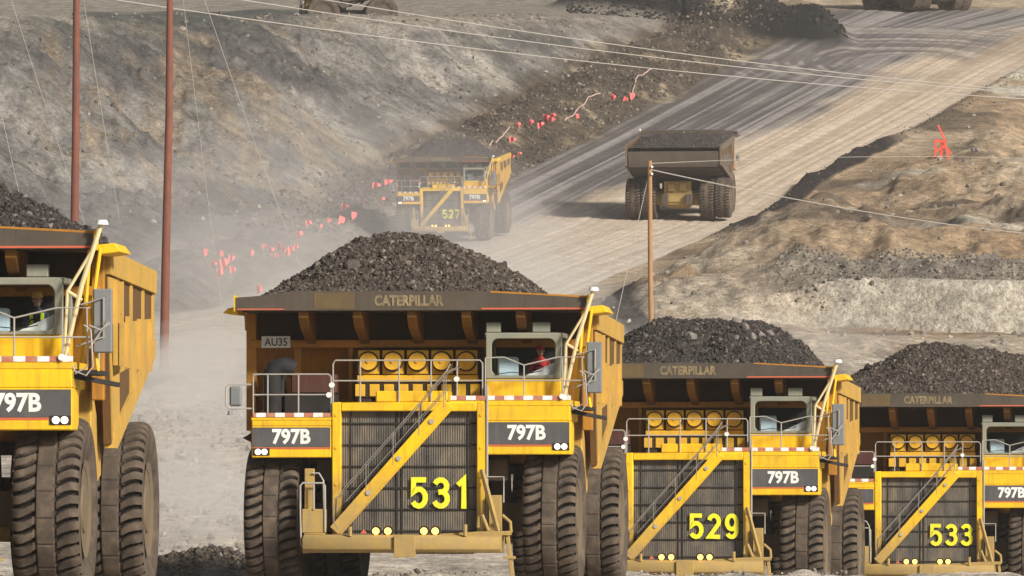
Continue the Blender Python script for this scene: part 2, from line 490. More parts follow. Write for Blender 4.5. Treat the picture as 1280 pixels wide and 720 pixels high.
    return z, dict(onroad=onroad, rc=rc, e=e, d=d, b=b, XL=XL, XR=XR, berm=berm, rubtop=rubtop, face=face, top=top, onwall=onwall, ridge=ridge, far=far, nb=nb, bench=bench, g=g, gu=gu, tt=tt)


def ground_z(x, y):
    return float(terrain(np.array([x]), np.array([y]))[0][0])


def lerp(a, b, t):
    return a * (1 - t[:, None]) + b * t[:, None]


def earth_colour(X, D, z, k):
    n = X.shape[0]
    C = lambda r, g, b: np.tile(np.array([[r, g, b]]), (n, 1))
    p1 = fbm(X * 0.09, D * 0.03, 5, 101); p2 = fbm(X * 0.35, D * 0.12, 4, 103); p3 = fbm(X * 0.03, D * 0.012, 4, 105)
    # foreground and floor: pale dust
    c = C(0.50, 0.435, 0.36)
    c = lerp(c, C(0.19, 0.168, 0.145), sstep(-0.15, 0.45, fbm(X * 0.16 + D * 0.01, D * 0.03, 5, 107, 0.6)))
    c = lerp(c, C(0.47, 0.42, 0.35), 0.8 * sstep(0.1, 0.5, fbm(X * 0.3 + 3, D * 0.04 - X * 0.1, 4, 108, 0.6)))
    # wall: grey beige with strata and dark runs
    strat = vnoise(z * 0.42 + 1.5 * p1, X * 0.03, 111)
    wall = lerp(C(0.125, 0.118, 0.112), C(0.20, 0.187, 0.170), sstep(0.35, 0.8, strat))
    wall = lerp(wall, C(0.33, 0.303, 0.262), 0.9 * sstep(0.08, 0.5, fbm(X * 0.07 + 4, D * 0.03, 5, 115, 0.6) + 0.2 * sstep(-30, 0, X)))
    wall = lerp(wall, C(0.062, 0.060, 0.058), 0.8 * sstep(0.06, 0.42, k['gu'] + 0.45 * p1 + 0.25 * p2))
    fine = fbm(D * 0.16, k['tt'] * 0.06, 4, 117, 0.6)
    wall = lerp(wall, C(0.10, 0.094, 0.086), 0.6 * sstep(0.12, 0.5, fine))
    wall = lerp(wall, C(0.31, 0.235, 0.155), 0.5 * sstep(0.2, 0.6, p2 * 0.6 + p3))
    topc = lerp(C(0.255, 0.228, 0.188), C(0.085, 0.09, 0.08), sstep(-0.15, 0.1, p3 + 0.5 * p1) * sstep(-60, -54, X - 0.0 * D) * (1 - sstep(-28, -18, X)) )
    wall = lerp(wall, topc, np.clip(k['top'] * 1.3, 0, 1))
    # rubble band
    rub = lerp(C(0.085, 0.067, 0.050), C(0.22, 0.17, 0.115), sstep(0.12, 0.6, p2 + 0.3 * p1))
    rub = lerp(rub, C(0.33, 0.265, 0.185), sstep(0.35, 0.7, fbm(X * 0.22, D * 0.06, 4, 121)))
    rub = lerp(rub, C(0.20, 0.185, 0.165), 0.75 * (1 - sstep(860, 960, D)))
    leftc = np.where((k['d'] > 0)[:, None], lerp(rub, wall, sstep(0, 3.0, k['d'] + 1.5 * p2)), rub)
    # right ground
    rg = lerp(C(0.34, 0.245, 0.155), C(0.44, 0.35, 0.245), sstep(-0.35, 0.35, p1))
    rg = lerp(rg, C(0.15, 0.112, 0.078), sstep(0.0, 0.42, fbm(X * 0.06, D * 0.05, 5, 131)))
    rg = lerp(rg, C(0.47, 0.42, 0.335), sstep(0.30, 0.6, fbm(X * 0.05 + 7, D * 0.045, 4, 133)))
    rg = lerp(rg, C(0.40, 0.36, 0.295), np.clip(k['face'], 0, 1))
    rg = lerp(rg, lerp(C(0.15, 0.128, 0.105), C(0.26, 0.225, 0.18), sstep(-0.2, 0.4, p2)), np.clip(k['rubtop'], 0, 1))
    low = k['far'] * (1 - sstep(700, 752, D))
    rg = lerp(rg, C(0.46, 0.40, 0.315), 0.75 * k['far'] * (1 - k['bench']) * (1 - sstep(760, 860, D)))
    rg = lerp(rg, C(0.46, 0.40, 0.315), 0.8 * low)
    sw = fbm(X * 0.10 + 0.02 * D, D * 0.055 + X * 0.05, 5, 151, 0.6)
    rg = lerp(rg, C(0.30, 0.20, 0.115), 0.85 * sstep(0.02, 0.35, sw) * k['far'] * (1 - sstep(800, 850, D)) * (1 - k['face']) * (1 - np.clip(k['rubtop'], 0, 1)))
    # road
    rc = k['rc']
    st = vnoise(rc * 80, D * 0.005, 81) * 0.55 + vnoise(rc * 190 + 31, D * 0.012, 83) * 0.3 + vnoise(rc * 23 + 5, D * 0.004, 82) * 0.3
    grey = lerp(C(0.095, 0.086, 0.083), C(0.27, 0.248, 0.232), sstep(0.40, 0.82, st + 0.25 * fbm(rc * 5, D * 0.02, 4, 144)))
    tan = lerp(C(0.42, 0.328, 0.24), C(0.53, 0.435, 0.335), sstep(0.35, 0.8, st))
    tan = lerp(tan, C(0.31, 0.235, 0.155), 0.5 * sstep(0.25, 0.7, fbm(rc * 9, D * 0.014, 4, 141)))
    sp0 = 0.36 + 0.30 * sstep(900, 1090, D)
    split = sstep(-0.09, 0.09, rc - sp0 + 0.22 * fbm(rc * 4, D * 0.02, 4, 143, 0.6))
    road = lerp(grey, tan, split)
    rr_ = np.hypot((X - 48) , (D - 1105) * 0.45)
    arc_ = vnoise(rr_ * 1.3, np.arctan2(D - 1105, X - 48) * 2, 146)
    road = lerp(road, lerp(C(0.11, 0.098, 0.092), C(0.33, 0.295, 0.26), sstep(0.45, 0.75, arc_)), 0.7 * sstep(1070, 1110, D) * (1 - sstep(1180, 1200, D)) * sstep(5, 9, rr_) * (1 - sstep(26, 34, rr_)) * (1 - sstep(0.7, 0.85, rc)))
    road = lerp(road, C(0.20, 0.15, 0.105), 0.6 * sstep(1085, 1150, D) * sstep(0.72, 0.85, rc) * sstep(-0.1, 0.4, p1))
    road = lerp(road, C(0.47, 0.42, 0.36), 0.85 * (1 - sstep(810, 960, D)))
    farc = np.where((X < k['XL'])[:, None], leftc, np.where((X > k['XR'])[:, None], rg, road))
    edge = np.exp(-((X - k['XL']) / 1.6) ** 2) * k['far']
    farc = lerp(farc, rub, np.clip(edge * 0.8, 0, 1))
    ee = X - k['XR'] + 0.3 * p2
    bm = sstep(-0.6, 0.0, ee) * (1 - sstep(1.9, 2.3, ee)) * sstep(886, 896, D) * (1 - 0.7 * sstep(985, 1003, D)) * (1 - sstep(1050, 1100, D))
    farc = lerp(farc, C(0.022, 0.018, 0.018), bm)
    farc = lerp(farc, lerp(C(0.015, 0.015, 0.015), C(0.030, 0.026, 0.022), sstep(0.0, 0.6, p2)), np.clip(k['ridge'] * 4.0 - 0.15, 0, 1))
    plate = sstep(1195, 1215, D)
    farc = lerp(farc, lerp(C(0.42, 0.335, 0.235), C(0.28, 0.215, 0.15), sstep(0.05, 0.5, p1)), plate)
    mound = np.exp(-(((X - 27.3) / 1.6) ** 2 + ((D - 1152) / 6.0) ** 2))
    farc = lerp(farc, C(0.47, 0.38, 0.26), np.clip(mound * 1.5, 0, 1))
    # dark curved wheel track where the road leaves the floor
    tx = 9.0 + 2.6 * ((D - 770) / 40.0) ** 2
    trk = np.exp(-((X - tx + 0.8 * p2) / 1.7) ** 2) * sstep(705, 725, D) * (1 - sstep(812, 832, D))
    farc = lerp(farc, C(0.060, 0.053, 0.052), 0.95 * np.clip(trk * 1.4, 0, 1))
    c = lerp(c, farc, k['far'])
    dk = np.clip(k['nb'] * 1.6, 0, 1) * np.exp(-((X + 9.2) / 3.4) ** 2)
    c = lerp(c, C(0.105, 0.090, 0.075), np.clip(dk * 1.3, 0, 1))
    return np.clip(c, 0.015, 0.6)


def build_terrain():
    us = np.concatenate([np.linspace(-6000, -300, 60)[:-1], np.arange(-300, 1580, 2.4), np.linspace(1580, 7300, 60)])
    Ds = np.concatenate([np.linspace(4, 140, 18), np.arange(148, 560, 4.0), np.arange(560, 690, 1.6), np.arange(690, 752, 0.9), np.arange(752, 762, 0.35), np.arange(762, 1220, 0.85),
                         np.arange(1222, 1300, 4), np.linspace(1310, 6000, 30)])
    U, DD = np.meshgrid(us, Ds)
    X = ((U - 640) * DD / F).ravel(); D = DD.ravel()
    z, k = terrain(X, D)
    col = earth_colour(X, D, z, k)
    nr, nc = DD.shape
    idx = np.arange(nr * nc).reshape(nr, nc)
    quads = np.stack([idx[:-1, :-1], idx[:-1, 1:], idx[1:, 1:], idx[1:, :-1]], -1).reshape(-1, 4)
    fx = quads[:, 0]
    far = D[fx] > 690
    road = far & k['onroad'][fx] & (D[fx] < 1205)
    wall = far & (X[fx] < k['XL'][fx]) & ~road
    rest = ~(road | wall)
    co = np.stack([X, D, z], -1)
    for name, sel in (('haul_road', road), ('pit_hillside', wall), ('ground', rest)):
        q = quads[sel]
        used = np.unique(q)
        remap = np.full(nr * nc, -1, np.int64); remap[used] = np.arange(used.size)
        q2 = remap[q]
        me = bpy.data.meshes.new(name)
        me.vertices.add(used.size); me.vertices.foreach_set('co', co[used].astype(np.float32).ravel())
        me.loops.add(q2.size); me.loops.foreach_set('vertex_index', q2.astype(np.int32).ravel())
        me.polygons.add(len(q2)); me.polygons.foreach_set('loop_start', np.arange(0, q2.size, 4, dtype=np.int32))
        me.polygons.foreach_set('use_smooth', np.ones(len(q2), bool))
        me.update(calc_edges=True)
        at = me.attributes.new('earth', 'FLOAT_COLOR', 'POINT')
        at.data.foreach_set('color', np.concatenate([col[used], np.ones((used.size, 1))], 1).astype(np.float32).ravel())
        me.materials.append(M['roadearth' if name == 'haul_road' else 'earth'])
        o = bpy.data.objects.new(name, me); COL.objects.link(o)
        tag(o, kind='structure')
build_terrain()


# ------------------------------------------------------------------ rocks
def ico(sub):
    bm = bmesh.new(); bmesh.ops.create_icosphere(bm, subdivisions=sub, radius=1.0)
    bm.verts.ensure_lookup_table()
    v = np.array([p.co[:] for p in bm.verts]); f = np.array([[q.index for q in t.verts] for t in bm.faces]); bm.free()
    return v, f
ICO = {1: ico(1), 2: ico(2)}


def rock_arrays(pos, size, sub, seed, base=(None, None), tone=None):
    """many angular stones merged into one vertex / face array"""
    g = np.random.default_rng(seed)
    v, f = ICO[sub]
    n = len(pos); nv = len(v)
    variants = []
    for k in range(8):
        w = v.copy()
        for _ in range(7):      # cut flats: angular stone
            d = g.normal(size=3); d /= np.linalg.norm(d); c = g.uniform(0.45, 0.8)
            t = w @ d; over = np.maximum(t - c, 0); w = w - over[:, None] * d
        variants.append(w * g.uniform(0.9, 1.1, size=(nv, 1)))
    variants = np.array(variants)
    V = variants[g.integers(0, 8, n)]
    q = g.normal(size=(n, 4)); q /= np.linalg.norm(q, axis=1)[:, None]
    a, b, c, d = q.T
    Rm = np.stack([np.stack([1 - 2 * (c * c + d * d), 2 * (b * c - a * d), 2 * (b * d + a * c)], -1), np.stack([2 * (b * c + a * d), 1 - 2 * (b * b + d * d), 2 * (c * d - a * b)], -1),
                   np.stack([2 * (b * d - a * c), 2 * (c * d + a * b), 1 - 2 * (b * b + c * c)], -1)], 1)
    sc = g.uniform(0.6, 1.25, size=(n, 1, 3))
    V = np.einsum('nij,nvj->nvi', Rm, V * sc) * np.asarray(size)[:, None, None] + np.asarray(pos)[:, None, :]
    Fc = (f[None] + (np.arange(n) * nv)[:, None, None]).reshape(-1, 3)
    tn = np.clip(g.beta(2.0, 3.0, n), 0, 1) if tone is None else tone
    T = np.repeat(tn, nv)
    return V.reshape(-1, 3), Fc, T


def arrays_object(name, parts, mat, parent=None):
    vs = []; fs = []; ts = []; b = 0
    for V, Fc, T in parts:
        vs.append(V); fs.append(Fc + b); ts.append(T); b += len(V)
    V = np.concatenate(vs); Fc = np.concatenate(fs); T = np.concatenate(ts)
    me = bpy.data.meshes.new(name)
    me.vertices.add(len(V)); me.vertices.foreach_set('co', V.astype(np.float32).ravel())
    me.loops.add(Fc.size); me.loops.foreach_set('vertex_index', Fc.astype(np.int32).ravel())
    me.polygons.add(len(Fc)); me.polygons.foreach_set('loop_start', np.arange(0, Fc.size, 3, dtype=np.int32))
    me.polygons.foreach_set('use_smooth', np.zeros(len(Fc), bool))
    me.update(calc_edges=True)
    at = me.attributes.new('tone', 'FLOAT', 'POINT'); at.data.foreach_set('value', T.astype(np.float32))
    me.materials.append(mat)
    o = bpy.data.objects.new(name, me); COL.objects.link(o)
    if parent is not None: o.parent = parent
    return o


def heap_arrays(prof, y0, y1, yc, base, seed, count, smin=0.022, smax=0.095, boulders=(), half=4.5):
    """load heap in truck space: crest profile (x, z) across, falling off towards front and back"""
    pa = np.array(prof, float)
    base0 = base
    g = np.random.default_rng(seed)
    def hz(x, y):
        p = np.interp(x, pa[:, 0], pa[:, 1])
        t = np.where(y < yc, (yc - y) / (yc - y0), (y - yc) / (y1 - yc))
        fall = np.clip(1 - np.abs(t) ** 1.35, 0, 1)
        n = 0.20 * fbm(x * 0.9 + seed, y * 0.9, 4, seed) + 0.10 * fbm(x * 3.1, y * 3.1, 3, seed + 5)
        base = 7.84 - 0.55 * np.clip((y - 4.5) / 6.0, 0, 1)
        return base + np.maximum(p - base, -0.35) * fall + n * np.clip(fall * 4, 0, 1)
    nx, ny = 110, 80
    xs = np.linspace(-half, half, nx); ys = np.linspace(y0, y1, ny)
    XX, YY = np.meshgrid(xs, ys)
    V = np.stack([XX.ravel(), YY.ravel(), hz(XX.ravel(), YY.ravel())], -1)
    V[:, 2] += g.normal(0, 0.022, len(V))
    idx = np.arange(nx * ny).reshape(ny, nx)
    q = np.stack([idx[:-1, :-1], idx[:-1, 1:], idx[1:, 1:], idx[1:, :-1]], -1).reshape(-1, 4)
    tri = np.concatenate([q[:, [0, 1, 2]], q[:, [0, 2, 3]]])
    # close it underneath with a skirt
    top = (V, tri, np.clip(0.28 + 0.25 * g.normal(size=len(V)), 0, 0.8))
    # stones
    xx = g.uniform(-half, half, count); yy = y0 + (y1 - y0) * g.beta(1.2, 1.6, count)
    zz = hz(xx, yy)
    sz = smin + (smax - smin) * g.power(0.22, count)
    P = np.stack([xx, yy, zz + sz * 0.15], -1)
    nb = 45
    bx_ = g.uniform(-half * 0.85, half * 0.85, nb); by_ = y0 + (y1 - y0) * g.beta(1.3, 1.8, nb); bs_ = 0.08 + 0.11 * g.power(0.3, nb)
    Pb = np.stack([bx_, by_, hz(bx_, by_) + bs_ * 0.2], -1)
    parts = [top, rock_arrays(P, sz, 1, seed + 1), rock_arrays(Pb, bs_, 2, seed + 3)]
    if len(boulders):
        bx = np.array(boulders, float)
        P = np.stack([bx[:, 0], bx[:, 1], hz(bx[:, 0], bx[:, 1]) + bx[:, 2] * 0.25], -1)
        parts.append(rock_arrays(P, bx[:, 2], 2, seed + 2, tone=np.full(len(bx), 0.86)))
    return parts


# ------------------------------------------------------------------ lettering
def text_verts(body, h, w, bold=0.02):
    cu = bpy.data.curves.new('t', 'FONT'); cu.body = body; cu.size = 1.0; cu.offset = bold
    cu.fill_mode = 'FRONT'; cu.resolution_u = 3
    ob = bpy.data.objects.new('t', cu); COL.objects.link(ob)
    dg = bpy.context.evaluated_depsgraph_get(); dg.update()
    me = bpy.data.meshes.new_from_object(ob.evaluated_get(dg))
    vs = [v.co.copy() for v in me.vertices]; fs = [tuple(p.vertices) for p in me.polygons]
    bpy.data.objects.remove(ob); bpy.data.curves.remove(cu); bpy.data.meshes.remove(me)
    x0 = min(v.x for v in vs); x1 = max(v.x for v in vs); y0 = min(v.y for v in vs); y1 = max(v.y for v in vs)
    return [((v.x - x0) / (x1 - x0) * w - w / 2, (v.y - y0) / (y1 - y0) * h - h / 2) for v in vs], fs


def add_text(mb, body, cx, cz, y, h, w, bold=0.02, mi=0):
    vs, fs = text_verts(body, h, w, bold)
    mb.add([(cx + a, y, cz + b) for a, b in vs], fs, mi)


def arc(cx, cz, r, a0, a1, n=5, rz=None):
    rz = r if rz is None else rz
    return [(cx + r * math.cos(R(a0 + (a1 - a0) * k / n)), cz + rz * math.sin(R(a0 + (a1 - a0) * k / n))) for k in range(n + 1)]

DIGIT = {   # strokes in a 1 x 1.5 cell
    '5': [[(0.92, 1.38), (0.14, 1.38), (0.12, 0.80)] + arc(0.46, 0.53, 0.42, 130, -150, 10, 0.41)],
    '3': [arc(0.47, 1.08, 0.38, 160, -80, 8, 0.30), [(0.32, 0.79)] + arc(0.47, 0.47, 0.42, 75, -160, 8, 0.35)],
    '1': [[(0.18, 1.12), (0.55, 1.40), (0.55, 0.0)]],
    '2': [arc(0.48, 1.02, 0.38, 165, -20, 8, 0.36) + [(0.12, 0.14), (0.95, 0.12)]],
    '9': [arc(0.49, 0.98, 0.37, 0, 360, 14, 0.40), arc(0.49, 0.98, 0.37, 0, -20, 2, 0.4) + arc(0.49, 0.50, 0.37, 0, -150, 8, 0.38)],
    '7': [[(0.06, 1.38), (0.93, 1.38), (0.38, 0.0)]],
}


def add_digits(mb, s, cx, cz, y, h, pitch, wd, thick):
    """painted block digits: stroked ribbons"""
    k = h / 1.5
    n = len(s)
    for i, ch in enumerate(s):
        ox = cx + (i - (n - 1) / 2) * pitch - wd / 2
        for si, st in enumerate(DIGIT[ch]):
            pts = [Vector((ox + a * wd, cz - h / 2 + b * k)) for a, b in st]
            closed = (pts[0] - pts[-1]).length < 1e-4
            L = []; Rr = []
            m = len(pts)
            for j, p in enumerate(pts):
                a = pts[j - 1] if j > 0 else (pts[-2] if closed else None)
                b = pts[j + 1] if j < m - 1 else (pts[1] if closed else None)
                d0 = (p - a).normalized() if a is not None else (b - p).normalized()
                d1 = (b - p).normalized() if b is not None else d0
                t = (d0 + d1).normalized(); nn = Vector((-t.y, t.x)); c = max(0.45, nn.dot(Vector((-d0.y, d0.x))))
                L.append(p + nn * (thick / 2 / c)); Rr.append(p - nn * (thick / 2 / c))
            yy = y - 0.004 * si
            vs = [(q.x, yy, q.y) for q in L] + [(q.x, yy, q.y) for q in Rr]
            mb.add(vs, [(j, j + 1, m + j + 1, m + j) for j in range(m - 1)])


# ------------------------------------------------------------------ the haul truck
RT, TW = 2.0, 1.45
AX_F, AX_R = 1.95, 9.0


def tyre_mesh():
    na, LUGS = 42 * 15, 42
    ws = np.concatenate([[-0.34, -0.42, -0.49, -0.515, -0.505], np.linspace(-0.485, 0.485, 33), [0.505, 0.515, 0.49, 0.42, 0.34]])
    rad = np.concatenate([[1.02, 1.20, 1.45, 1.68, 1.86], np.full(33, 2.0), [1.86, 1.68, 1.45, 1.20, 1.02]])
    A = np.arange(na) / na * 2 * np.pi
    W, AA = np.meshgrid(ws, A)
    Rd = np.tile(rad, (na, 1)).copy()
    flat = np.zeros_like(W, bool); flat[:, 5:38] = True
    sh = np.clip((np.abs(W) - 0.36) / 0.14, 0, 1)
    Rd = np.where(flat, Rd - 0.10 * sh ** 2, Rd)
    # grooves run down from left to right across both shoulders, blocks along the middle
    aw = np.abs(W)
    ph = AA / (2 * np.pi) * LUGS + np.sign(W) * 0.22 + W * 2.5 + 0.45 * np.sin(W * 6.0)
    fr = np.abs(ph - np.floor(ph) - 0.5) * 2
    g_sh = np.clip((fr - 0.66) / 0.09, 0, 1) * np.clip((aw - 0.13) / 0.03, 0, 1)
    ph2 = AA / (2 * np.pi) * LUGS * 0.5 + 0.3
    fr2 = np.abs(ph2 - np.floor(ph2) - 0.5) * 2
    g_ce = np.clip((fr2 - 0.90) / 0.08, 0, 1) * (aw < 0.14) * 0.18
    g_ln = np.exp(-((aw - 0.15) / 0.018) ** 2) * 0.35
    G = np.where(flat, np.maximum(np.maximum(g_sh, g_ce), g_ln), 0)
    Rd = Rd - 0.14 * G
    # ribs on the outer shoulder side
    V = np.stack([W * TW, np.cos(AA) * Rd, np.sin(AA) * Rd], -1).reshape(-1, 3)
    nw = len(ws)
    idx = np.arange(na * nw).reshape(na, nw)
    nx = np.roll(idx, -1, 0)
    q = np.stack([idx[:, :-1], idx[:, 1:], nx[:, 1:], nx[:, :-1]], -1).reshape(-1, 4)
    me = bpy.data.meshes.new('tyre')
    me.vertices.add(len(V)); me.vertices.foreach_set('co', V.astype(np.float32).ravel())
    me.loops.add(q.size); me.loops.foreach_set('vertex_index', q.astype(np.int32).ravel())
    me.polygons.add(len(q)); me.polygons.foreach_set('loop_start', np.arange(0, q.size, 4, dtype=np.int32))
    me.polygons.foreach_set('use_smooth', np.ones(len(q), bool))
    me.update(calc_edges=True)
    at = me.attributes.new('tread', 'FLOAT', 'POINT'); at.data.foreach_set('value', G.ravel().astype(np.float32))
    me.materials.append(M['rubber'])
    bm = bmesh.new(); bm.from_mesh(me); bmesh.ops.recalc_face_normals(bm, faces=bm.faces); bm.to_mesh(me); bm.free()
    me.set_sharp_from_angle(angle=R(28))
    return me


def rim_mesh(side):
    s = side
    mb = MB()
    mb.disc((0.30 * TW * s, 0, 0), (1, 0, 0), 1.06, 0.10, 32)
    mb.disc((0, 0, 0), (1, 0, 0), 1.03, 0.86 * TW, 32)
    # dished ring, hub and bolts on the outer face
    n = 32
    for r0, r1, w0, w1 in ((1.08, 0.92, 0.47, 0.44), (0.92, 0.86, 0.44, 0.30), (0.62, 0.52, 0.34, 0.46), (0.52, 0.0, 0.46, 0.47)):
        vs = [(w0 * TW * s, r0 * math.cos(2 * math.pi * i / n), r0 * math.sin(2 * math.pi * i / n)) for i in range(n)] + \
             [(w1 * TW * s, r1 * math.cos(2 * math.pi * i / n), r1 * math.sin(2 * math.pi * i / n)) for i in range(n)]
        mb.add(vs, [(i, (i + 1) % n, n + (i + 1) % n, n + i) for i in range(n)], 0, True)
    for i in range(20):
        a = 2 * math.pi * i / 20
        mb.disc((0.335 * TW * s, 0.75 * math.cos(a), 0.75 * math.sin(a)), (1, 0, 0), 0.04, 0.06, 6)
    return mb.mesh('wheel', M['rim'])

TYRE = tyre_mesh()
RIM = {1: rim_mesh(1), -1: rim_mesh(-1)}


def make_truck():
    root = empty('haul_truck')
    mm = M
    # ---------------- wheels
    for x, y, s in ((-3.84, AX_F, -1), (3.84, AX_F, 1), (-4.46, AX_R, -1), (-2.92, AX_R, -1), (2.92, AX_R, 1), (4.46, AX_R, 1)):
        w = bpy.data.objects.new('wheel', RIM[s]); COL.objects.link(w); w.parent = root; w.location = (x, y, RT)
        t = bpy.data.objects.new('tyre', TYRE); COL.objects.link(t); t.parent = w
        t.rotation_euler = (R(random.uniform(0, 360)), 0, 0)
    # ---------------- chassis
    mb = MB()
    mb.box(-1.5, -0.9, 0.4, 11.0, 1.5, 2.5); mb.box(0.9, 1.5, 0.4, 11.0, 1.5, 2.5)
    mb.box(-1.5, 1.5, 3.8, 4.4, 1.5, 2.4); mb.box(-1.5, 1.5, 6.6, 7.1, 1.6, 2.5)
    mb.box(-1.6, 1.6, 0.62, 3.6, 1.3, 4.85)
    mb.box(-3.0, 3.0, AX_F - 0.45, AX_F + 0.45, 1.6, 2.4)
    for s in (-1, 1):
        mb.tube([(s * 2.35, AX_F, 2.3), (s * 2.2, AX_F + 0.5, 4.4)], 0.33, 12)
        mb.box(s * 2.3 - 0.35, s * 2.3 + 0.35, 0.9, 1.3, 3.0, 3.6)
    mb.build('chassis', mm['under'], root, 0.02)
    ax = MB()
    ax.tube([(-3.3, AX_R, 2.0), (-1.3, AX_R, 2.0), (-0.9, AX_R, 2.0), (0.9, AX_R, 2.0), (1.3, AX_R, 2.0), (3.3, AX_R, 2.0)], [0.75, 0.75, 1.05, 1.05, 0.75, 0.75], 18)
    ax.box(-1.35, 1.35, AX_R + 0.7, AX_R + 1.35, 1.45, 3.75)
    ax.box(-1.1, 1.1, AX_R + 1.35, AX_R + 1.5, 1.7, 2.6); ax.box(-1.0, -0.2, AX_R + 1.35, AX_R + 1.55, 2.8, 3.6); ax.box(0.25, 0.95, AX_R + 1.35, AX_R + 1.6, 2.8, 3.5)
    ax.build('rear_axle', mm['dusty'], root, 0.03)
    # ---------------- radiator
    g = MB()
    g.box(-1.9, 1.9, 0.26, 0.60, 1.45, 4.95)
    for i in range(58):
        x = -1.87 + 3.74 * i / 57
        g.box(x - 0.019, x + 0.019, 0.232, 0.262, 1.47, 4.93)
    gr = g.build('radiator_grille', mm['screen'], root)
    g = MB()
    for z in (1.62, 2.21, 2.80, 3.39, 3.98, 4.57):
        g.box(-1.885, 1.885, 0.185, 0.225, z - 0.022, z + 0.022)
    for x in (-1.62, -0.36, -0.22, 1.60):
        g.box(x - 0.016, x + 0.016, 0.195, 0.232, 1.48, 4.92)
    g.build('grille_divider', mm['black'], gr)
    g = MB()
    g.box(-2.12, -1.87, -0.02, 0.75, 1.40, 5.15); g.box(1.87, 2.12, -0.02, 0.75, 1.40, 5.15)
    g.box(-1.868, 1.868, -0.02, 0.75, 4.90, 5.15)
    for z in (1.9, 2.9, 3.9, 4.8):
        for s in (-1, 1): g.disc((s * 1.995, -0.03, z), (0, 1, 0), 0.045, 0.03, 8)
    g.build('grille_frame', mm['yellow'], gr, 0.025)
    # hood box and raised walkway over the radiator
    h = MB(); h.box(-0.93, 1.05, 0.15, 1.5, 5.155, 5.46); h.box(-2.1, 2.1, 0.78, 1.9, 4.9, 5.14)
    h.build('hood', mm['yellow'], root, 0.03)
    # ---------------- bumper
    b = MB()
    b.prism([(-1.0, 1.12), (-0.86, 1.02), (0.3, 1.02), (0.3, 1.46), (-0.7, 1.52), (-1.0, 1.42)], 'x', -2.82, 2.62)
    b.box(-0.30, 0.28, -1.09, -0.86, 0.90, 1.49)
    b.box(-2.82, -2.25, -0.62, 0.2, 1.52, 1.56)
    b.prism([(0.6, 1.523), (1.9, 1.60), (2.85, 1.62), (2.85, 1.50), (0.6, 1.50)], 'y', -0.66, -0.2)
    b.tube([(-1.52, -0.9, 1.48), (-1.52, -0.9, 1.74)], 0.055, 8); b.tube([(1.64, -0.9, 1.48), (1.64, -0.9, 1.80)], 0.055, 8)
    bum = b.build('bumper', mm['dusty'], root, 0.02)
    for x in (-0.83, -0.50, 0.49, 0.80):
        q = MB(); q.disc((x, -0.74, 1.615), (0, 1, 0), 0.095, 0.08, 16); q.build('headlight', mm['lamp'], bum)
    for x in (-0.83, -0.50, 0.49, 0.80):
        q = MB(); q.disc((x, -0.66, 1.615), (0, 1, 0), 0.15, 0.14, 16); q.box(x - 0.06, x + 0.06, -0.64, -0.5, 1.49, 1.56); q.build('lamp_bracket', mm['black'], bum)
    q = MB(); q.prism([(-1.26, 1.55), (-1.08, 1.55), (-1.17, 1.67)], 'y', -0.7, -0.64); q.build('marker_reflector', mm['redline'], bum)
    # access ladders either side
    a = MB()
    a.box(-2.83, -2.56, -0.45, -0.25, 1.58, 3.33); a.box(-2.88, -2.22, -0.62, -0.35, 1.56, 2.22)
    a.box(-2.88, -2.74, -0.5, -0.3, 1.0, 1.5)
    lad = a.build('boarding_step', mm['dusty'], root, 0.02)
    a = MB(); r = 0.026
    a.tube([(-2.92, -0.64, 2.2), (-2.92, -0.64, 2.86), (-2.86, -0.64, 2.93), (-2.3, -0.64, 2.93), (-2.24, -0.64, 2.86), (-2.24, -0.64, 1.6)], r)
    a.tube([(-2.92, -0.64, 2.2), (-2.9, -0.64, 1.25), (-2.8, -0.64, 1.10), (-2.66, -0.64, 1.14)], r)
    a.tube([(-2.6, -0.5, 3.2), (-2.42, -0.5, 3.2), (-2.3, -0.5, 3.0), (-2.28, -0.5, 2.2)], r)
    a.tube([(-2.55, -0.64, 2.93), (-2.55, -0.64, 2.2)], r)
    a.build('handrail', mm['steel'], lad)
    a = MB()
    a.bar((2.02, -0.15, 3.3), (2.5, -0.5, 1.6), 0.10, 0.12); a.box(2.22, 2.56, -0.2, 0.1, 1.6, 2.6)
    a.tube([(1.95, -0.5, 1.72), (1.98, -0.55, 2.0), (2.08, -0.6, 2.05), (2.25, -0.6, 1.62)], 0.05, 8)
    a.tube([(2.62, -0.5, 2.05), (2.84, -0.5, 1.86), (2.86, -0.5, 1.58)], 0.045, 8)
    a.bar((2.76, -0.5, 1.55), (2.9, -0.5, 0.35), 0.16, 0.10)
    a.box(2.70, 3.02, -0.62, -0.36, 0.28, 0.36); a.box(2.66, 2.98, -0.62, -0.36, 0.85, 0.93)
    rl = a.build('boarding_step', mm['dusty'], root, 0.01)
    a = MB(); a.tube([(1.98, -0.06, 3.1), (2.62, -0.06, 3.1), (2.62, -0.1, 2.4)], 0.022); a.tube([(2.16, -0.03, 1.6), (2.16, -0.03, 5.6)], 0.03)
    a.build('handrail', mm['steel'], rl)
    # ---------------- stairs across the radiator
    lo = Vector((-1.98, -0.62, 1.62)); hi = Vector((1.12, -0.62, 5.10))
    s = MB()
    s.bar(lo, hi, 0.05, 0.33, 0, up=(0, 0, 1))
    s.bar(lo + Vector((0, 0.56, 0)), hi + Vector((0, 0.56, 0)), 0.05, 0.33)
    st = s.build('stairway', mm['yellow'], root, 0.01)
    s = MB()
    for i in range(13):
        p = lo.lerp(hi, (i + 0.5) / 13)
        s.box(p.x - 0.14, p.x + 0.14, -0.59, -0.09, p.z - 0.02, p.z + 0.02)
    s.build('tread', mm['dusty'], st)
    s = MB(); r = 0.014
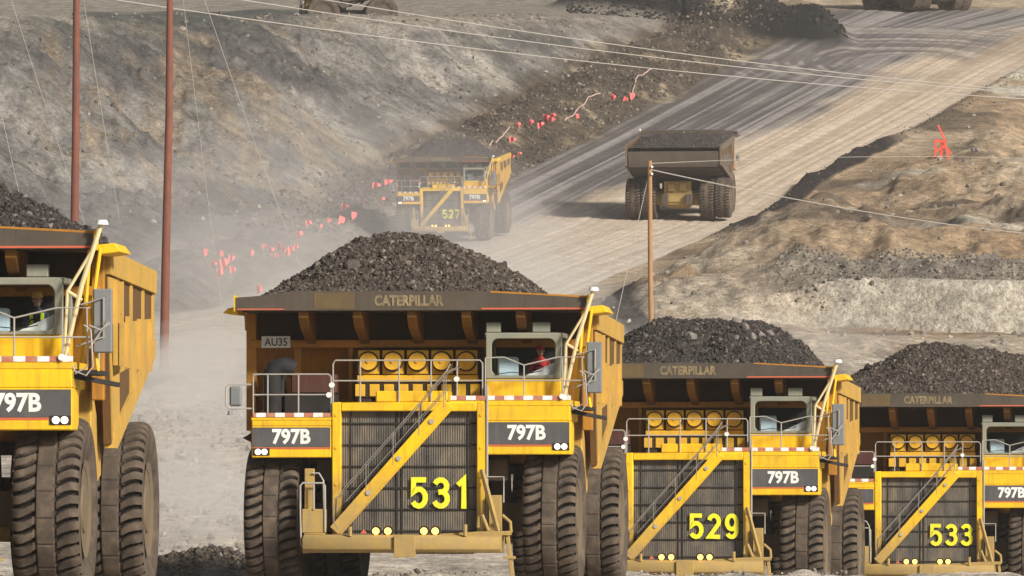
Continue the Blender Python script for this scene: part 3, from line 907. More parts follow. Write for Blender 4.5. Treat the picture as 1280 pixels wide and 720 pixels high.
    for yy in (-0.64, -0.04):
        up = Vector((0, 0, 0.88)); mid = Vector((0, 0, 0.45)); ins = Vector((0, yy + 0.62, 0))
        top = hi + up + ins
        s.tube([lo + ins + Vector((0.1, 0, 0.05)), lo + ins + Vector((-0.02, 0, 0.25)), lo + ins + Vector((0.0, 0, 0.9)), lo + ins + Vector((0.12, 0, 0.96)), lo.lerp(hi, 0.1) + up + ins, lo.lerp(hi, 0.9) + up + ins,
                top, top + Vector((0.3, 0, 0.12))], r)
        s.tube([lo.lerp(hi, 0.1) + mid + ins, lo.lerp(hi, 0.98) + mid + ins], r * 0.9)
        for t in (0.28, 0.52, 0.75, 0.97):
            p = lo.lerp(hi, t) + ins; s.tube([p, p + up], r * 0.9)
    s.build('handrail', mm['railgrey'], st)
    for t in (0.3, 0.57, 0.86):
        q = MB(); p = lo.lerp(hi, t); q.disc((p.x, -0.66, p.z), (0, 1, 0), 0.07, 0.05, 8); q.build('bracket', mm['steel'], st)
    # ---------------- fenders
    def fender(x0, x1, z0, z1, pz0, pz1, tx, lamps, stripe_z):
        f = MB()
        f.box(x0, x1, 0.0, 2.5, pz1 + 0.03, z1)
        f.box(x0, x1, 0.0, 0.25, z0, pz1 + 0.03)
        f.box(x0, x0 + 0.1, 0.25, 1.3, z0, pz1 + 0.03); f.box(x1 - 0.1, x1, 0.25, 1.3, z0, pz1 + 0.03)
        fo = f.build('fender', mm['yellow'], root, 0.025)
        p = MB(); p.box(x0 + 0.03, x1 - 0.02, -0.012, 0.03, pz0, pz1); np_ = p.build('name_panel', mm['panel'], fo)
        p = MB(); add_text(p, '797B', tx, (pz0 + pz1) / 2 + 0.02, -0.018, 0.43, 1.06, 0.036); p.build('lettering', mm['letter'], fo)
        p = MB(); p.box(x0 + 0.03, x1 - 0.02, -0.010, 0.02, pz0 - 0.055, pz0 - 0.01); p.build('red_line', mm['redline'], fo)
        p = MB(); p.box(lamps[0] - 0.14, lamps[-1] + 0.14, -0.02, 0.02, stripe_z - 0.10, stripe_z + 0.10); p.build('lamp_bezel', mm['black'], fo)
        for x in lamps:
            p = MB(); p.disc((x, -0.03, stripe_z), (0, 1, 0), 0.082, 0.05, 14); p.build('clearance_lamp', mm['lampsmall'], fo)
        return fo
    fl = fender(-4.34, -2.14, 3.63, 4.66, 3.92, 4.46, -3.24, (-4.16, -3.98), 3.79)
    fr = fender(2.14, 4.44, 3.71, 5.05, 3.99, 4.60, 3.24, (4.09, 4.28), 3.93)
    # decks with the striped reflective edge
    d = MB(); d.box(-4.34, -2.13, 0.0, 3.0, 4.664, 4.74); dk = d.build('left_deck', mm['yellow'], root)
    dk.name = 'deck'
    d = MB(); d.box(-4.30, -2.16, -0.02, 0.02, 4.745, 4.86); d.build('reflective_tape', mm['tape'], dk)
    d = MB(); d.box(1.1, 4.46, 0.0, 3.0, 5.054, 5.20); dr = d.build('deck', mm['yellow'], root)
    d = MB(); d.box(1.15, 4.46, -0.02, 0.02, 5.205, 5.325); d.build('reflective_tape', mm['tape'], dr)
    d = MB(); d.box(4.3, 4.95, 0.3, 2.4, 4.93, 5.03); d.bar((4.4, 0.4, 4.9), (5.3, 1.5, 4.72), 0.08, 0.10); d.build('side_walkway', mm['black'], dr)
    # ---------------- deck equipment on the low side
    t = MB(); t.tube([(-3.90, 1.2, 4.75), (-3.90, 1.2, 5.9), (-3.84, 1.2, 6.1), (-3.55, 1.2, 6.18), (-3.35, 1.3, 6.1)], 0.25, 14)
    t.build('intake_pipe', mm['tank'], root)
    t = MB(); t.box(-3.45, -2.2, 1.75, 2.4, 5.42, 5.95); t.build('equipment_cabinet', mm['maroon'], root, 0.03)
    t = MB(); t.box(-3.6, -2.2, 1.3, 2.5, 4.75, 5.40); t.box(-4.2, -3.65, 1.6, 2.4, 4.75, 6.1); t.build('battery_box', mm['black'], root, 0.03)
    # ---------------- air cleaners
    housing = MB(); housing.box(-1.70, 1.70, 2.56, 3.1, 5.16, 6.64)
    housing.box(-1.70, 1.70, 2.40, 2.56, 5.30, 5.72); housing.box(-1.68, -1.3, 2.3, 2.56, 5.0, 5.28); housing.box(1.2, 1.5, 2.3, 2.56, 5.0, 5.28)
    ho = housing.build('filter_housing', mm['shadedark'], root, 0.02)  # dark colour paints in the shade between the air cleaners
    p = MB(); p.box(-1.68, 1.68, 2.36, 2.54, 5.74, 5.93)
    for i in range(9): p.box(-1.6 + i * 0.4 - 0.14, -1.6 + i * 0.4 + 0.14, 2.37, 2.395, 5.34, 5.68)
    p.build('filter_panel', mm['canister'], ho, 0.015)
    for i in range(5):
        x = -1.36 + i * 0.68
        c = MB(); c.box(x - 0.30, x + 0.30, 2.36, 2.55, 5.955, 6.62)
        co = c.build('air_cleaner', mm['canister'], root, 0.02)
        c = MB(); c.disc((x, 2.33, 6.31), (0, 1, 0), 0.285, 0.07, 24); c.build('cover_rim', mm['black'], co)
        c = MB(); c.disc((x, 2.25, 6.31), (0, 1, 0), 0.235, 0.16, 24, r2=0.25); c.disc((x, 2.16, 6.31), (0, 1, 0), 0.05, 0.05, 8); c.build('cover', mm['canister'], co)
    # ---------------- cab
    c = MB()
    X0, X1, Y0, Y1, Z0, Z1 = 2.04, 4.12, 0.85, 3.0, 5.20, 7.05
    c.box(X0, X1, Y0, Y0 + 0.12, Z0, 5.80)              # lower front
    c.box(X0, X0 + 0.1, Y0 + 0.12, Y1, Z0, 5.85); c.box(X1 - 0.1, X1, Y0 + 0.12, Y1, Z0, 5.85)
    cab = c.build('cab', mm['yellow'], root, 0.03)
    c = MB()
    n4 = 4
    outer = rrect(X0, X1, 5.80, Z1, 0.06, n4); inner = rrect(2.20, 3.95, 5.90, 6.90, 0.17, n4)
    c.ringplate(outer, inner, Y0 - 0.02, Y0 + 0.12)
    c.box(X0 - 0.04, X1 + 0.04, Y0 + 0.12, Y1, Z1 - 0.12, Z1 + 0.02)
    c.box(X0, X0 + 0.1, Y1 - 0.3, Y1, 5.85, Z1 - 0.12); c.box(X1 - 0.1, X1, Y1 - 0.3, Y1, 5.85, Z1 - 0.12)
    c.box(X0, X0 + 0.1, Y0 + 0.12, Y0 + 0.3, 5.85, Z1 - 0.12); c.box(X1 - 0.1, X1, Y0 + 0.12, Y0 + 0.3, 5.85, Z1 - 0.12)
    c.box(X0 + 0.1, X1 - 0.1, Y1 - 0.1, Y1, Z0, Z1 - 0.12)
    cf = c.build('cab_frame', mm['cabframe'], cab, 0.02)
    c = MB(); c.add([(2.16, Y0 + 0.07, 5.86), (3.99, Y0 + 0.07, 5.86), (3.99, Y0 + 0.07, 6.93), (2.16, Y0 + 0.07, 6.93)], [(0, 1, 2, 3)]); c.build('windscreen', mm['glass'], cab)
    for xs in (X0 + 0.045, X1 - 0.06):
        c = MB(); c.add([(xs, Y0 + 0.3, 5.85), (xs, Y1 - 0.3, 5.85), (xs, Y1 - 0.3, Z1 - 0.12), (xs, Y0 + 0.3, Z1 - 0.12)], [(0, 1, 2, 3)]); c.build('side_window', mm['glass'], cab)
    c = MB(); c.box(X0 + 0.1, X1 - 0.1, Y0 + 0.12, Y0 + 0.5, 5.25, 5.86); c.box(X0 + 0.1, X1 - 0.1, Y0 + 0.5, Y1 - 0.1, 5.2, 5.26); c.box(X0 + 0.11, X1 - 0.11, Y1 - 0.16, Y1 - 0.105, 5.26, 6.9)
    c.box(3.25, 3.70, 2.05, 2.25, 5.5, 6.35)
    c.build('cab_interior', mm['interior'], cab)
    c = MB(); c.prism([(3.10, 5.88), (3.97, 5.88), (3.97, 6.28)], 'y', 1.03, 1.07); c.build('glare_wedge', mm['white'], cab)  # white wedge added as glare in the windscreen, no door part
    c = MB(); c.box(2.28, 2.86, 1.75, 1.9, 5.55, 6.42); c.box(2.28, 2.86, 1.3, 1.9, 5.45, 5.6); c.build('seat_reflection', mm['seat_reflection'], cab, 0.05)  # seat shape whose pale blue paints a reflection in the glass
    c = MB(); c.tube([(3.45 + 0.2 * math.cos(a), 1.42 + 0.07 * math.sin(a), 6.0 + 0.17 * math.sin(a)) for a in [2 * math.pi * i / 16 for i in range(17)]], 0.02); c.build('steering_wheel', mm['black'], cab)
    c = MB(); c.tube([(2.3, Y0 - 0.04, 5.92), (2.75, Y0 - 0.05, 5.98), (3.1, Y0 - 0.04, 5.95)], 0.014); c.tube([(3.0, Y0 - 0.04, 5.90), (3.6, Y0 - 0.05, 6.02)], 0.014); c.build('wiper', mm['black'], cab)
    for x0, x1 in ((2.02, 2.42), (3.30, 3.78)):
        c = MB(); c.box(x0, x1, 1.1, 1.45, 7.08, 7.36); c.build('roof_lamp', mm['cabframe'], cab, 0.02)
    # ---------------- railings
    rl = MB(); r = 0.021
    y = 0.06
    rl.tube([(-4.30, y, 4.75), (-4.30, y, 5.85), (-4.24, y, 5.92), (-2.22, y, 5.92), (-2.15, y, 5.85), (-2.15, y, 4.75)], r)
    rl.tube([(-4.30, y, 5.36), (-2.15, y, 5.36)], r)
    for x in (-3.9, -3.05): rl.tube([(x, y, 4.75), (x, y, 5.92)], r)
    rl.tube([(-4.30, y, 5.92), (-4.30, 2.6, 5.92), (-4.30, 2.6, 4.75)], r); rl.tube([(-4.30, y, 5.36), (-4.30, 2.6, 5.36)], r)
    rl.tube([(-4.05, y - .02, 4.75), (-4.2, y - .02, 4.45), (-3.95, y - .02, 4.32), (-3.7, y - .02, 4.5), (-3.75, y - .02, 4.78)], 0.018)
    rl.build('railing', mm['steel'], root)
    rl = MB()
    rl.tube([(-2.10, 0.1, 5.15), (-2.10, 0.1, 6.20), (-2.04, 0.1, 6.30), (1.95, 0.1, 6.30), (2.02, 0.1, 6.22), (2.02, 0.1, 5.2)], r)
    rl.tube([(-2.10, 0.1, 5.74), (2.02, 0.1, 5.74)], r)
    for x in (-1.35, -0.28, 0.6, 1.32): rl.tube([(x, 0.1, 5.15), (x, 0.1, 6.30)], r)
    rl.tube([(0.6, 0.05, 5.5), (1.0, 0.05, 5.95), (1.15, 0.05, 6.2)], r * 0.9)
    rl.build('railing', mm['steel'], root)
    rl = MB()
    rl.tube([(2.10, 0.1, 6.36), (2.62, 0.1, 6.38), (3.16, 0.1, 6.16), (4.1, 0.1, 6.38), (4.75, 0.1, 6.38), (4.78, 0.1, 5.1), (4.5, 0.1, 4.95)], r)
    rl.tube([(2.10, 0.1, 5.74), (4.78, 0.1, 5.74)], r)
    for x in (2.10, 3.16, 4.22): rl.tube([(x, 0.1, 5.2), (x, 0.1, 6.36 if x != 3.16 else 6.16)], r)
    rl.tube([(4.78, 0.1, 6.38), (4.78, 2.2, 6.38), (4.78, 2.2, 5.1)], r); rl.tube([(4.78, 0.1, 5.74), (4.78, 2.2, 5.74)], r)
    rl.tube([(4.35, 0.05, 5.4), (4.5, 0.0, 5.0), (4.75, 0.0, 4.9), (4.9, 0.0, 5.1), (4.85, 0.0, 5.9), (4.7, 0.0, 6.0)], 0.02)
    rl.build('railing', mm['steel'], root)
    for x, z in ((-2.2, 5.35), (-2.12, 5.62), (1.32, 5.78), (4.22, 5.3)):
        q = MB(); q.disc((x, -0.02, z), (0, 1, 0), 0.075, 0.12, 10); q.build('rail_lamp', mm['white'], root)
    # ---------------- mirrors and lamp mast
    mi = MB(); mi.tube([(-4.34, 0.1, 4.98), (-4.98, 0.1, 4.98), (-5.06, 0.1, 5.06), (-5.06, 0.1, 5.56), (-4.98, 0.1, 5.64), (-4.34, 0.1, 5.64)], 0.027)
    mo = mi.build('mirror_bracket', mm['steel'], root)
    mi = MB(); mi.box(-4.96, -4.62, 0.02, 0.18, 5.04, 5.60); mi.build('mirror', mm['mirror'], mo, 0.05)
    mi = MB(); mi.disc((-4.95, 0.1, 4.86), (0, 0, 1), 0.08, 0.12, 10, r2=0.05); mi.build('side_lamp', mm['mirror'], mo)
    mi = MB(); mi.prism([(-4.62, 4.17), (-4.36, 4.05), (-4.36, 4.32)], 'y', 0.2, 0.3); mi.build('mud_flap', mm['black'], fl)
    ma = MB()
    ma.tube([(4.22, 0.35, 5.2), (4.62, 0.35, 6.9), (5.03, 0.35, 8.18)], 0.055, 8)
    ma.tube([(4.22, 0.35, 5.2), (4.30, 0.35, 6.75), (4.85, 0.35, 7.65)], 0.038, 8)
    ma.tube([(4.30, 0.35, 6.75), (4.62, 0.35, 6.55)], 0.04, 8)
    mao = ma.build('lamp_mast', mm['whitepole'], root)
    ma = MB(); ma.disc((5.06, 0.33, 8.25), (0, 0, 1), 0.15, 0.10, 12, r2=0.11); ma.build('mast_lamp', mm['white'], mao)
    ma = MB(); ma.tube([(4.95, 0.5, 5.0), (4.78, 0.8, 6.3), (4.95, 1.0, 7.7)], 0.045, 8); ma.tube([(4.55, 0.9, 5.2), (4.72, 0.9, 7.7)], 0.05, 8)
    ma.build('support_strut', mm['yellow'], root)
    mi = MB(); mi.tube([(4.5, 0.3, 5.55), (5.1, 0.3, 5.75), (5.1, 0.3, 6.6), (4.6, 0.3, 6.45)], 0.022); mi.tube([(4.78, 0.2, 5.9), (5.2, 0.28, 6.1), (4.8, 0.2, 5.5)], 0.018)
    mi.tube([(4.80, 0.15, 6.0), (5.05, 0.15, 5.9), (5.25, 0.2, 6.05)], 0.02)
    mb2 = mi.build('mirror_bracket', mm['steel'], root)
    mi = MB(); mi.box(4.86, 5.28, 0.35, 0.50, 5.40, 6.80); mi.build('mirror', mm['mirror'], mb2, 0.03)
    # ---------------- dump body: canopy, headboard, sides, tail
    bd = MB()
    bd.prism([(3.0, 7.68), (3.25, 7.68), (5.1, 3.5), (4.85, 3.5)], 'x', -4.72, 4.72)                                   # sloping headboard
    bd.box(-4.72, 4.72, 2.72, 3.03, 6.70, 6.92)
    for s in (-1, 1): bd.box(s * 4.68 - 0.14, s * 4.68 + 0.14, 2.78, 3.1, 4.4, 7.66)
    bd.box(-3.5, -3.3, 2.86, 3.2, 4.8, 6.70); bd.box(-1.98, -1.85, 2.86, 3.2, 5.0, 6.70); bd.box(1.86, 1.99, 2.86, 3.2, 5.0, 6.70)
    body = bd.build('dump_body', mm['orange'], root, 0.02)
    bd = MB()
    bd.box(-4.83, 4.83, 0.72, 3.3, 7.70, 7.80)
    bd.prism([(-5.25, 7.62), (-4.832, 7.58), (-4.832, 7.80), (-5.1, 7.76)], 'y', 0.9, 2.6); bd.prism([(4.832, 7.58), (5.35, 7.64), (5.2, 7.84), (4.832, 7.80)], 'y', 1.6, 3.6)
    can = bd.build('canopy', mm['yellow'], body, 0.02)
    for s, y0 in ((1, 0),):
        pass
    lp = MB()
    lp.add([(-4.85, 0.55, 7.68), (4.85, 0.55, 7.68), (4.85, 0.55, 8.06), (2.2, 0.55, 8.20), (-3.2, 0.55, 8.22), (-4.0, 0.55, 8.10), (-4.85, 0.55, 8.04),
            (-4.85, 0.715, 7.68), (4.85, 0.715, 7.68), (4.85, 0.715, 8.06), (2.2, 0.715, 8.20), (-3.2, 0.715, 8.22), (-4.0, 0.715, 8.10), (-4.85, 0.715, 8.04)],
           [(0, 1, 2, 3, 4, 5, 6), (13, 12, 11, 10, 9, 8, 7)] + [(i, (i + 1) % 7, (i + 1) % 7 + 7, i + 7) for i in range(7)])
    lip = lp.build('front_lip', mm['lip'], body)
    q = MB(); q.box(-4.80, -3.5, 0.535, 0.56, 7.70, 7.735); q.build('red_line', mm['redline'], body)
    q = MB(); q.box(1.95, 4.84, 0.535, 0.56, 7.70, 7.745); q.build('red_line', mm['redline'], body)
    q = MB(); q.add([(2.2, 0.545, 8.165), (4.85, 0.545, 8.02), (4.87, 0.545, 8.07), (2.2, 0.545, 8.21)], [(0, 1, 2, 3)]); q.build('edge_trim', mm['orange'], body)
    for s in (-1, 1):
        q = MB(); q.box(s * 4.876 - .024, s * 4.876 + .024, 0.56, 1.1, 7.66, 8.1); q.build('edge_trim', mm['yellow'], body)
    q = MB(); q.box(-2.68, -1.55, 0.542, 0.56, 7.72, 8.17); q.build('rubbed_patch', mm['patch'], body)
    q = MB(); add_text(q, 'CATERPILLAR', -0.05, 7.95, 0.535, 0.31, 1.92, 0.045); q.build('lettering', mm['fadedletter'], body)
    for x in (-3.0, -1.5, 0.0, 1.5, 3.0):
        k = MB(); k.prism([(0.75, 7.69), (0.75, 7.50), (1.15, 7.22), (2.95, 6.75), (3.0, 7.0), (3.0, 7.69)], 'x', x - 0.13, x + 0.13)
        k.build('canopy_bracket', mm['rust'], body, 0.015)
    q = MB(); q.box(-4.5, 4.5, 2.93, 2.985, 6.93, 7.655); q.build('headboard_shade', mm['shadedark'], body)  # dark plate added where the canopy shadow falls on the headboard
    # underside plates of the canopy and the floor
    q = MB(); q.box(-4.7, 4.7, 0.75, 2.95, 7.66, 7.697); q.build('canopy_underside', mm['shadedark'], body)  # canopy underside, its shade deepened by a dark colour
    q = MB(); q.prism([(4.85, 3.42), (13.1, 5.62), (13.1, 5.42), (4.9, 3.22)], 'x', -4.5, 4.5)
    for i in range(6):
        yb = 5.6 + i * 1.4; zb = 3.24 + (yb - 4.9) * 0.2683
        q.box(-4.45, 4.45, yb - 0.15, yb + 0.15, zb - 0.22, zb + 0.02)
    q.prism([(12.7, 5.48), (13.15, 5.60), (13.25, 6.95), (13.0, 6.95)], 'x', -4.5, 4.5)
    q.build('body_floor', mm['under'], body)
    for s in (-1, 1):
        q = MB()
        tw = lambda y: 4.86 - (y - 3.2) * 0.004          # side wall tapers slightly to the tail
        q2 = MB()
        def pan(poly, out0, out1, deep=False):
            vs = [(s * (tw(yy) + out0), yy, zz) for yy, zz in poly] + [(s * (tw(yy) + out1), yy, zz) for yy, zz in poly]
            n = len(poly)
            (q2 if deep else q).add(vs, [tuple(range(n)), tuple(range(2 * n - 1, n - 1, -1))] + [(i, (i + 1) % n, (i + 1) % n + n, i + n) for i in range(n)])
        pan([(3.2, 7.72), (13.15, 7.5), (13.2, 5.6), (5.0, 3.45), (4.2, 3.45)], -0.2, -0.03, True)  # near-flush plate, its dark colour paints shaded slots between the ribs
        pan([(3.1, 7.76), (13.2, 7.54), (13.2, 7.02), (3.3, 7.20)], -0.19, 0.06)
        pan([(3.75, 6.1), (13.2, 6.45), (13.2, 5.6), (4.3, 4.95)], -0.19, 0.0)
        pan([(4.4, 3.75), (13.2, 5.95), (13.25, 5.55), (5.0, 3.36), (4.3, 3.36)], -0.19, 0.03)
        pan([(3.4, 7.15), (5.7, 7.15), (5.7, 3.70), (4.3, 3.55)], -0.19, 0.0)
        for yr, w in ((8.25, 0.22), (10.8, 0.22), (13.0, 0.18)):
            zb = 3.5 + (yr - 5) * 0.262
            pan([(yr - w, 7.15), (yr + w, 7.15), (yr + w, zb), (yr - w, zb)], -0.19, 0.002)
        pan([(8.4, 5.7), (13.1, 5.9), (13.1, 5.62), (8.4, 4.5)], -0.19, -0.004)
        for yr in (4.4, 5.7, 7.0, 9.5, 11.9):        # upright stiffeners on the plates
            pan([(yr - 0.07, 6.35 if yr > 6 else 7.1), (yr + 0.07, 6.35 if yr > 6 else 7.1), (yr + 0.07, 5.2), (yr - 0.07, 5.2)], -0.01, 0.09)
        bs = q.build('body_side', mm['side'], body); q2.build('slot_shade_plate', mm['slotshade'], bs)
        q = MB(); q.prism([(3.0, 5.0), (5.1, 3.45), (5.1, 2.75), (4.2, 2.55), (3.3, 3.4)], 'x', s * 3.3, s * 4.5); q.build('side_tank', mm['side'], root, 0.03)
    return root


proto = make_truck()


def copy_tree(root):
    kids = {}
    for o in list(COL.objects):
        if o.parent is not None: kids.setdefault(o.parent.name, []).append(o)
    def rec(o, parent):
        c = o.copy(); COL.objects.link(c)
        if parent is not None: c.parent = parent
        for ch in kids.get(o.name, []): rec(ch, c)
        return c
    return rec(root, None)


def part_of(root, name):
    for o in COL.objects:
        if o.parent == root and o.name.split('.')[0] == name: return o


def set_number(root, s):
    g = part_of(root, 'radiator_grille')
    mb = MB(); add_digits(mb, s, 0.88, 2.66, 0.135, 0.86, 0.60, 0.44, 0.145)
    mb.build('number', M['number'], g)


# name, px of the truck centre at its front, distance, ground height, yaw, pitch
TR = {
    '531': dict(px=511, D=250.0, z=0.0, yaw=-5.2, pitch=0),
    'L': dict(px=-163, D=199.0, z=0.12, yaw=-3.9, pitch=0),
    '529': dict(px=860, D=309.0, z=-0.9, yaw=-6.5, pitch=0),
    '533': dict(px=1161, D=357.0, z=-1.23, yaw=-6.3, pitch=0),
    '527': dict(px=553, D=882.0, z=None, yaw=-8.5, pitch=7.0),
    'up': dict(px=864, D=918.0, z=None, yaw=171.5, pitch=-6.5),
    'topL': dict(px=382, D=1108.0, z=-0.35, yaw=-86, pitch=0),
    'topR': dict(px=1108, D=1206.0, z=-0.9, yaw=-138, pitch=0),
}
LAB = {
    '531': 'yellow dump truck numbered 531 on its radiator, closest whole truck',
    'L': 'yellow dump truck cut off by the left edge of the picture, biggest in view',
    '529': 'yellow dump truck numbered 529, coming up behind the 531 truck on its right',
    '533': 'yellow dump truck numbered 533, last of the near convoy',
    '527': 'hazy loaded dump truck numbered 527 driving down the haul road towards the convoy',
    'up': 'dark dump truck seen from behind, climbing the haul road',
    'topL': 'dark dump truck side on, wheels just showing over the top of the grey pit slope',
    'topR': 'dump truck turning at the top end of the haul road, only its wheels in view',
}
trucks = {}
first = True
for key, t in TR.items():
    o = proto if first else copy_tree(proto)
    first = False
    X = wx(t['px'], t['D'])
    z = t['z'] if t['z'] is not None else ground_z(X, t['D'])
    if key.startswith('top'): z = ground_z(X, t['D']) + t['z']
    o.location = (X, t['D'], z)
    o.rotation_euler = (R(t['pitch']), 0, R(t['yaw']))
    tag(o, LAB[key], 'dump truck', 'giant mine haul trucks')
    trucks[key] = o
for key in ('531', '529', '533', '527'): set_number(trucks[key], key)
# plate on the headboard of 531 only
M['caked'] = worn('mud_caked_body', (0.16, 0.125, 0.095), (0.085, 0.07, 0.06), 0.7, 0.85, 0.8)
def recoat(root, names, mat):
    kids = [o for o in COL.objects if o.parent == root]; kids += [o for o in COL.objects if o.parent in kids]
    for o in kids:
        if o.type == 'MESH' and o.name.split('.')[0] in names:
            o.material_slots[0].link = 'OBJECT'; o.material_slots[0].material = mat
recoat(trucks['up'], ('canopy', 'edge_trim', 'front_lip', 'body_floor'), M['under'])
recoat(trucks['up'], ('body_side',), M['caked'])
for kk in ('topL', 'topR'): recoat(trucks[kk], ('body_side', 'side_tank', 'slot_shade_plate', 'fender', 'deck', 'bumper', 'boarding_step', 'side_tank', 'rear_axle', 'wheel'), M['under'])  # dark coat paints in topL's shadowed side; topR gets the same
body531 = part_of(trucks['531'], 'dump_body')
mb = MB(); mb.box(-4.38, -3.58, 2.66, 2.70, 6.70, 7.02); mb.build('number_plate', M['white'], body531)
mb = MB(); add_text(mb, 'AU35', -3.98, 6.86, 2.655, 0.22, 0.64, 0.015); mb.build('lettering', M['blackletter'], body531)

# loads
H531 = [(-4.6, 8.3), (-3.9, 8.75), (-2.9, 9.4), (-1.9, 9.85), (-1.0, 9.95), (0.2, 9.9), (1.2, 9.5), (2.5, 8.75), (3.3, 8.2), (4.5, 7.7)]
HL = [(-4.6, 8.2), (-3, 9.4), (-1, 10.4), (0.5, 10.2), (1.5, 9.55), (2.7, 8.95), (3.8, 8.45), (4.2, 8.15), (4.5, 7.6)]
H529 = [(-4.6, 7.9), (-3.4, 8.75), (-2.5, 9.4), (-1.6, 9.82), (0.2, 9.75), (1.7, 9.82), (2.5, 9.5), (3.5, 8.75), (4.1, 8.1), (4.5, 7.6)]
H533 = [(-4.6, 8.1), (-3.8, 8.8), (-2.4, 9.6), (-1.2, 10.1), (0, 10.25), (1.2, 10.22), (2.3, 10.05), (3.4, 9.7), (4.2, 9.0), (4.5, 7.7)]
HUP = [(-4.6, 7.3), (-3.6, 7.75), (-2, 8.0), (-0.5, 8.15), (1, 8.05), (2.6, 7.95), (3.8, 7.6), (4.5, 7.3)]
for key, prof, seed, n, mat, bl, lab in (
        ('531', H531, 41, 30000, 'ore', (), 'peaked heap of fine grey broken ore loaded on truck 531'),
        ('L', HL, 42, 24000, 'oredark', (), 'dark broken ore heaped on the truck at the left edge'),
        ('529', H529, 43, 22000, 'oredark', [(-0.3, 4.2, 0.20), (1.5, 5.2, 0.24), (2.1, 5.0, 0.19), (1.8, 4.4, 0.17), (2.3, 5.6, 0.2), (-1.9, 4.6, 0.15), (1.1, 6.2, 0.2), (1.3, 4.2, 0.14), (2.6, 4.7, 0.13)], 'flat topped heap of dark ore with pale boulders on truck 529'),
        ('533', H533, 44, 22000, 'ore', (), 'broad peaked heap of brownish ore on truck 533'),
        ('527', [(x, z - 0.35) for x, z in H529], 45, 1200, 'oredark', (), 'heap of dark ore on the hazy truck 527 coming downhill'),
        ('up', HUP, 46, 900, 'oredark', (), 'low dark load level with the sides of the truck climbing the road')):
    o = arrays_object('ore_heap', heap_arrays(prof, 1.0, 12.9, 6.9, 7.15, seed, n, boulders=bl), M[mat])
    tr = trucks[key]
    o.location = tr.location; o.rotation_euler = tr.rotation_euler
    tag(o, lab, 'ore heap', 'ore loads heaped in the trucks')


# ------------------------------------------------------------------ drivers
def skin_body(name, joints, edges, mat, loc, rot):
    me = bpy.data.meshes.new(name)
    me.from_pydata([j[0] for j in joints], edges, [])
    o = bpy.data.objects.new(name, me); COL.objects.link(o)
    o.modifiers.new('s', 'SKIN')
    for i, j in enumerate(joints):
        sv = me.skin_vertices[0].data[i]; sv.radius = (j[1], j[2] if len(j) > 2 else j[1]); sv.use_root = (i == 0)
    sd = o.modifiers.new('d', 'SUBSURF'); sd.levels = 2; sd.render_levels = 2
    dg = bpy.context.evaluated_depsgraph_get(); dg.update()
    m2 = bpy.data.meshes.new_from_object(o.evaluated_get(dg))
    bpy.data.objects.remove(o)
    m2.materials.clear(); m2.materials.append(mat)
    for p in m2.polygons: p.use_smooth = True
    o = bpy.data.objects.new(name, m2); COL.objects.link(o)
    o.location = loc; o.rotation_euler = rot
    return o


M['skin'] = worn('skin', (0.42, 0.25, 0.17), (0.3, 0.17, 0.11), 0.2, 0.6, 8, streak=False)
M['hivis'] = worn('hi_vis_cloth', (0.62, 0.78, 0.03), (0.4, 0.45, 0.08), 0.25, 0.8, 5, streak=False)
M['redcloth'] = worn('red_cloth', (0.42, 0.03, 0.03), (0.2, 0.03, 0.03), 0.3, 0.85, 5, streak=False)
M['navy'] = worn('navy_cloth', (0.03, 0.035, 0.06), (0.06, 0.06, 0.07), 0.3, 0.85, 5, streak=False)
M['helmet'] = worn('helmet_shell', (0.55, 0.33, 0.06), (0.4, 0.28, 0.1), 0.3, 0.4, 4, streak=False)


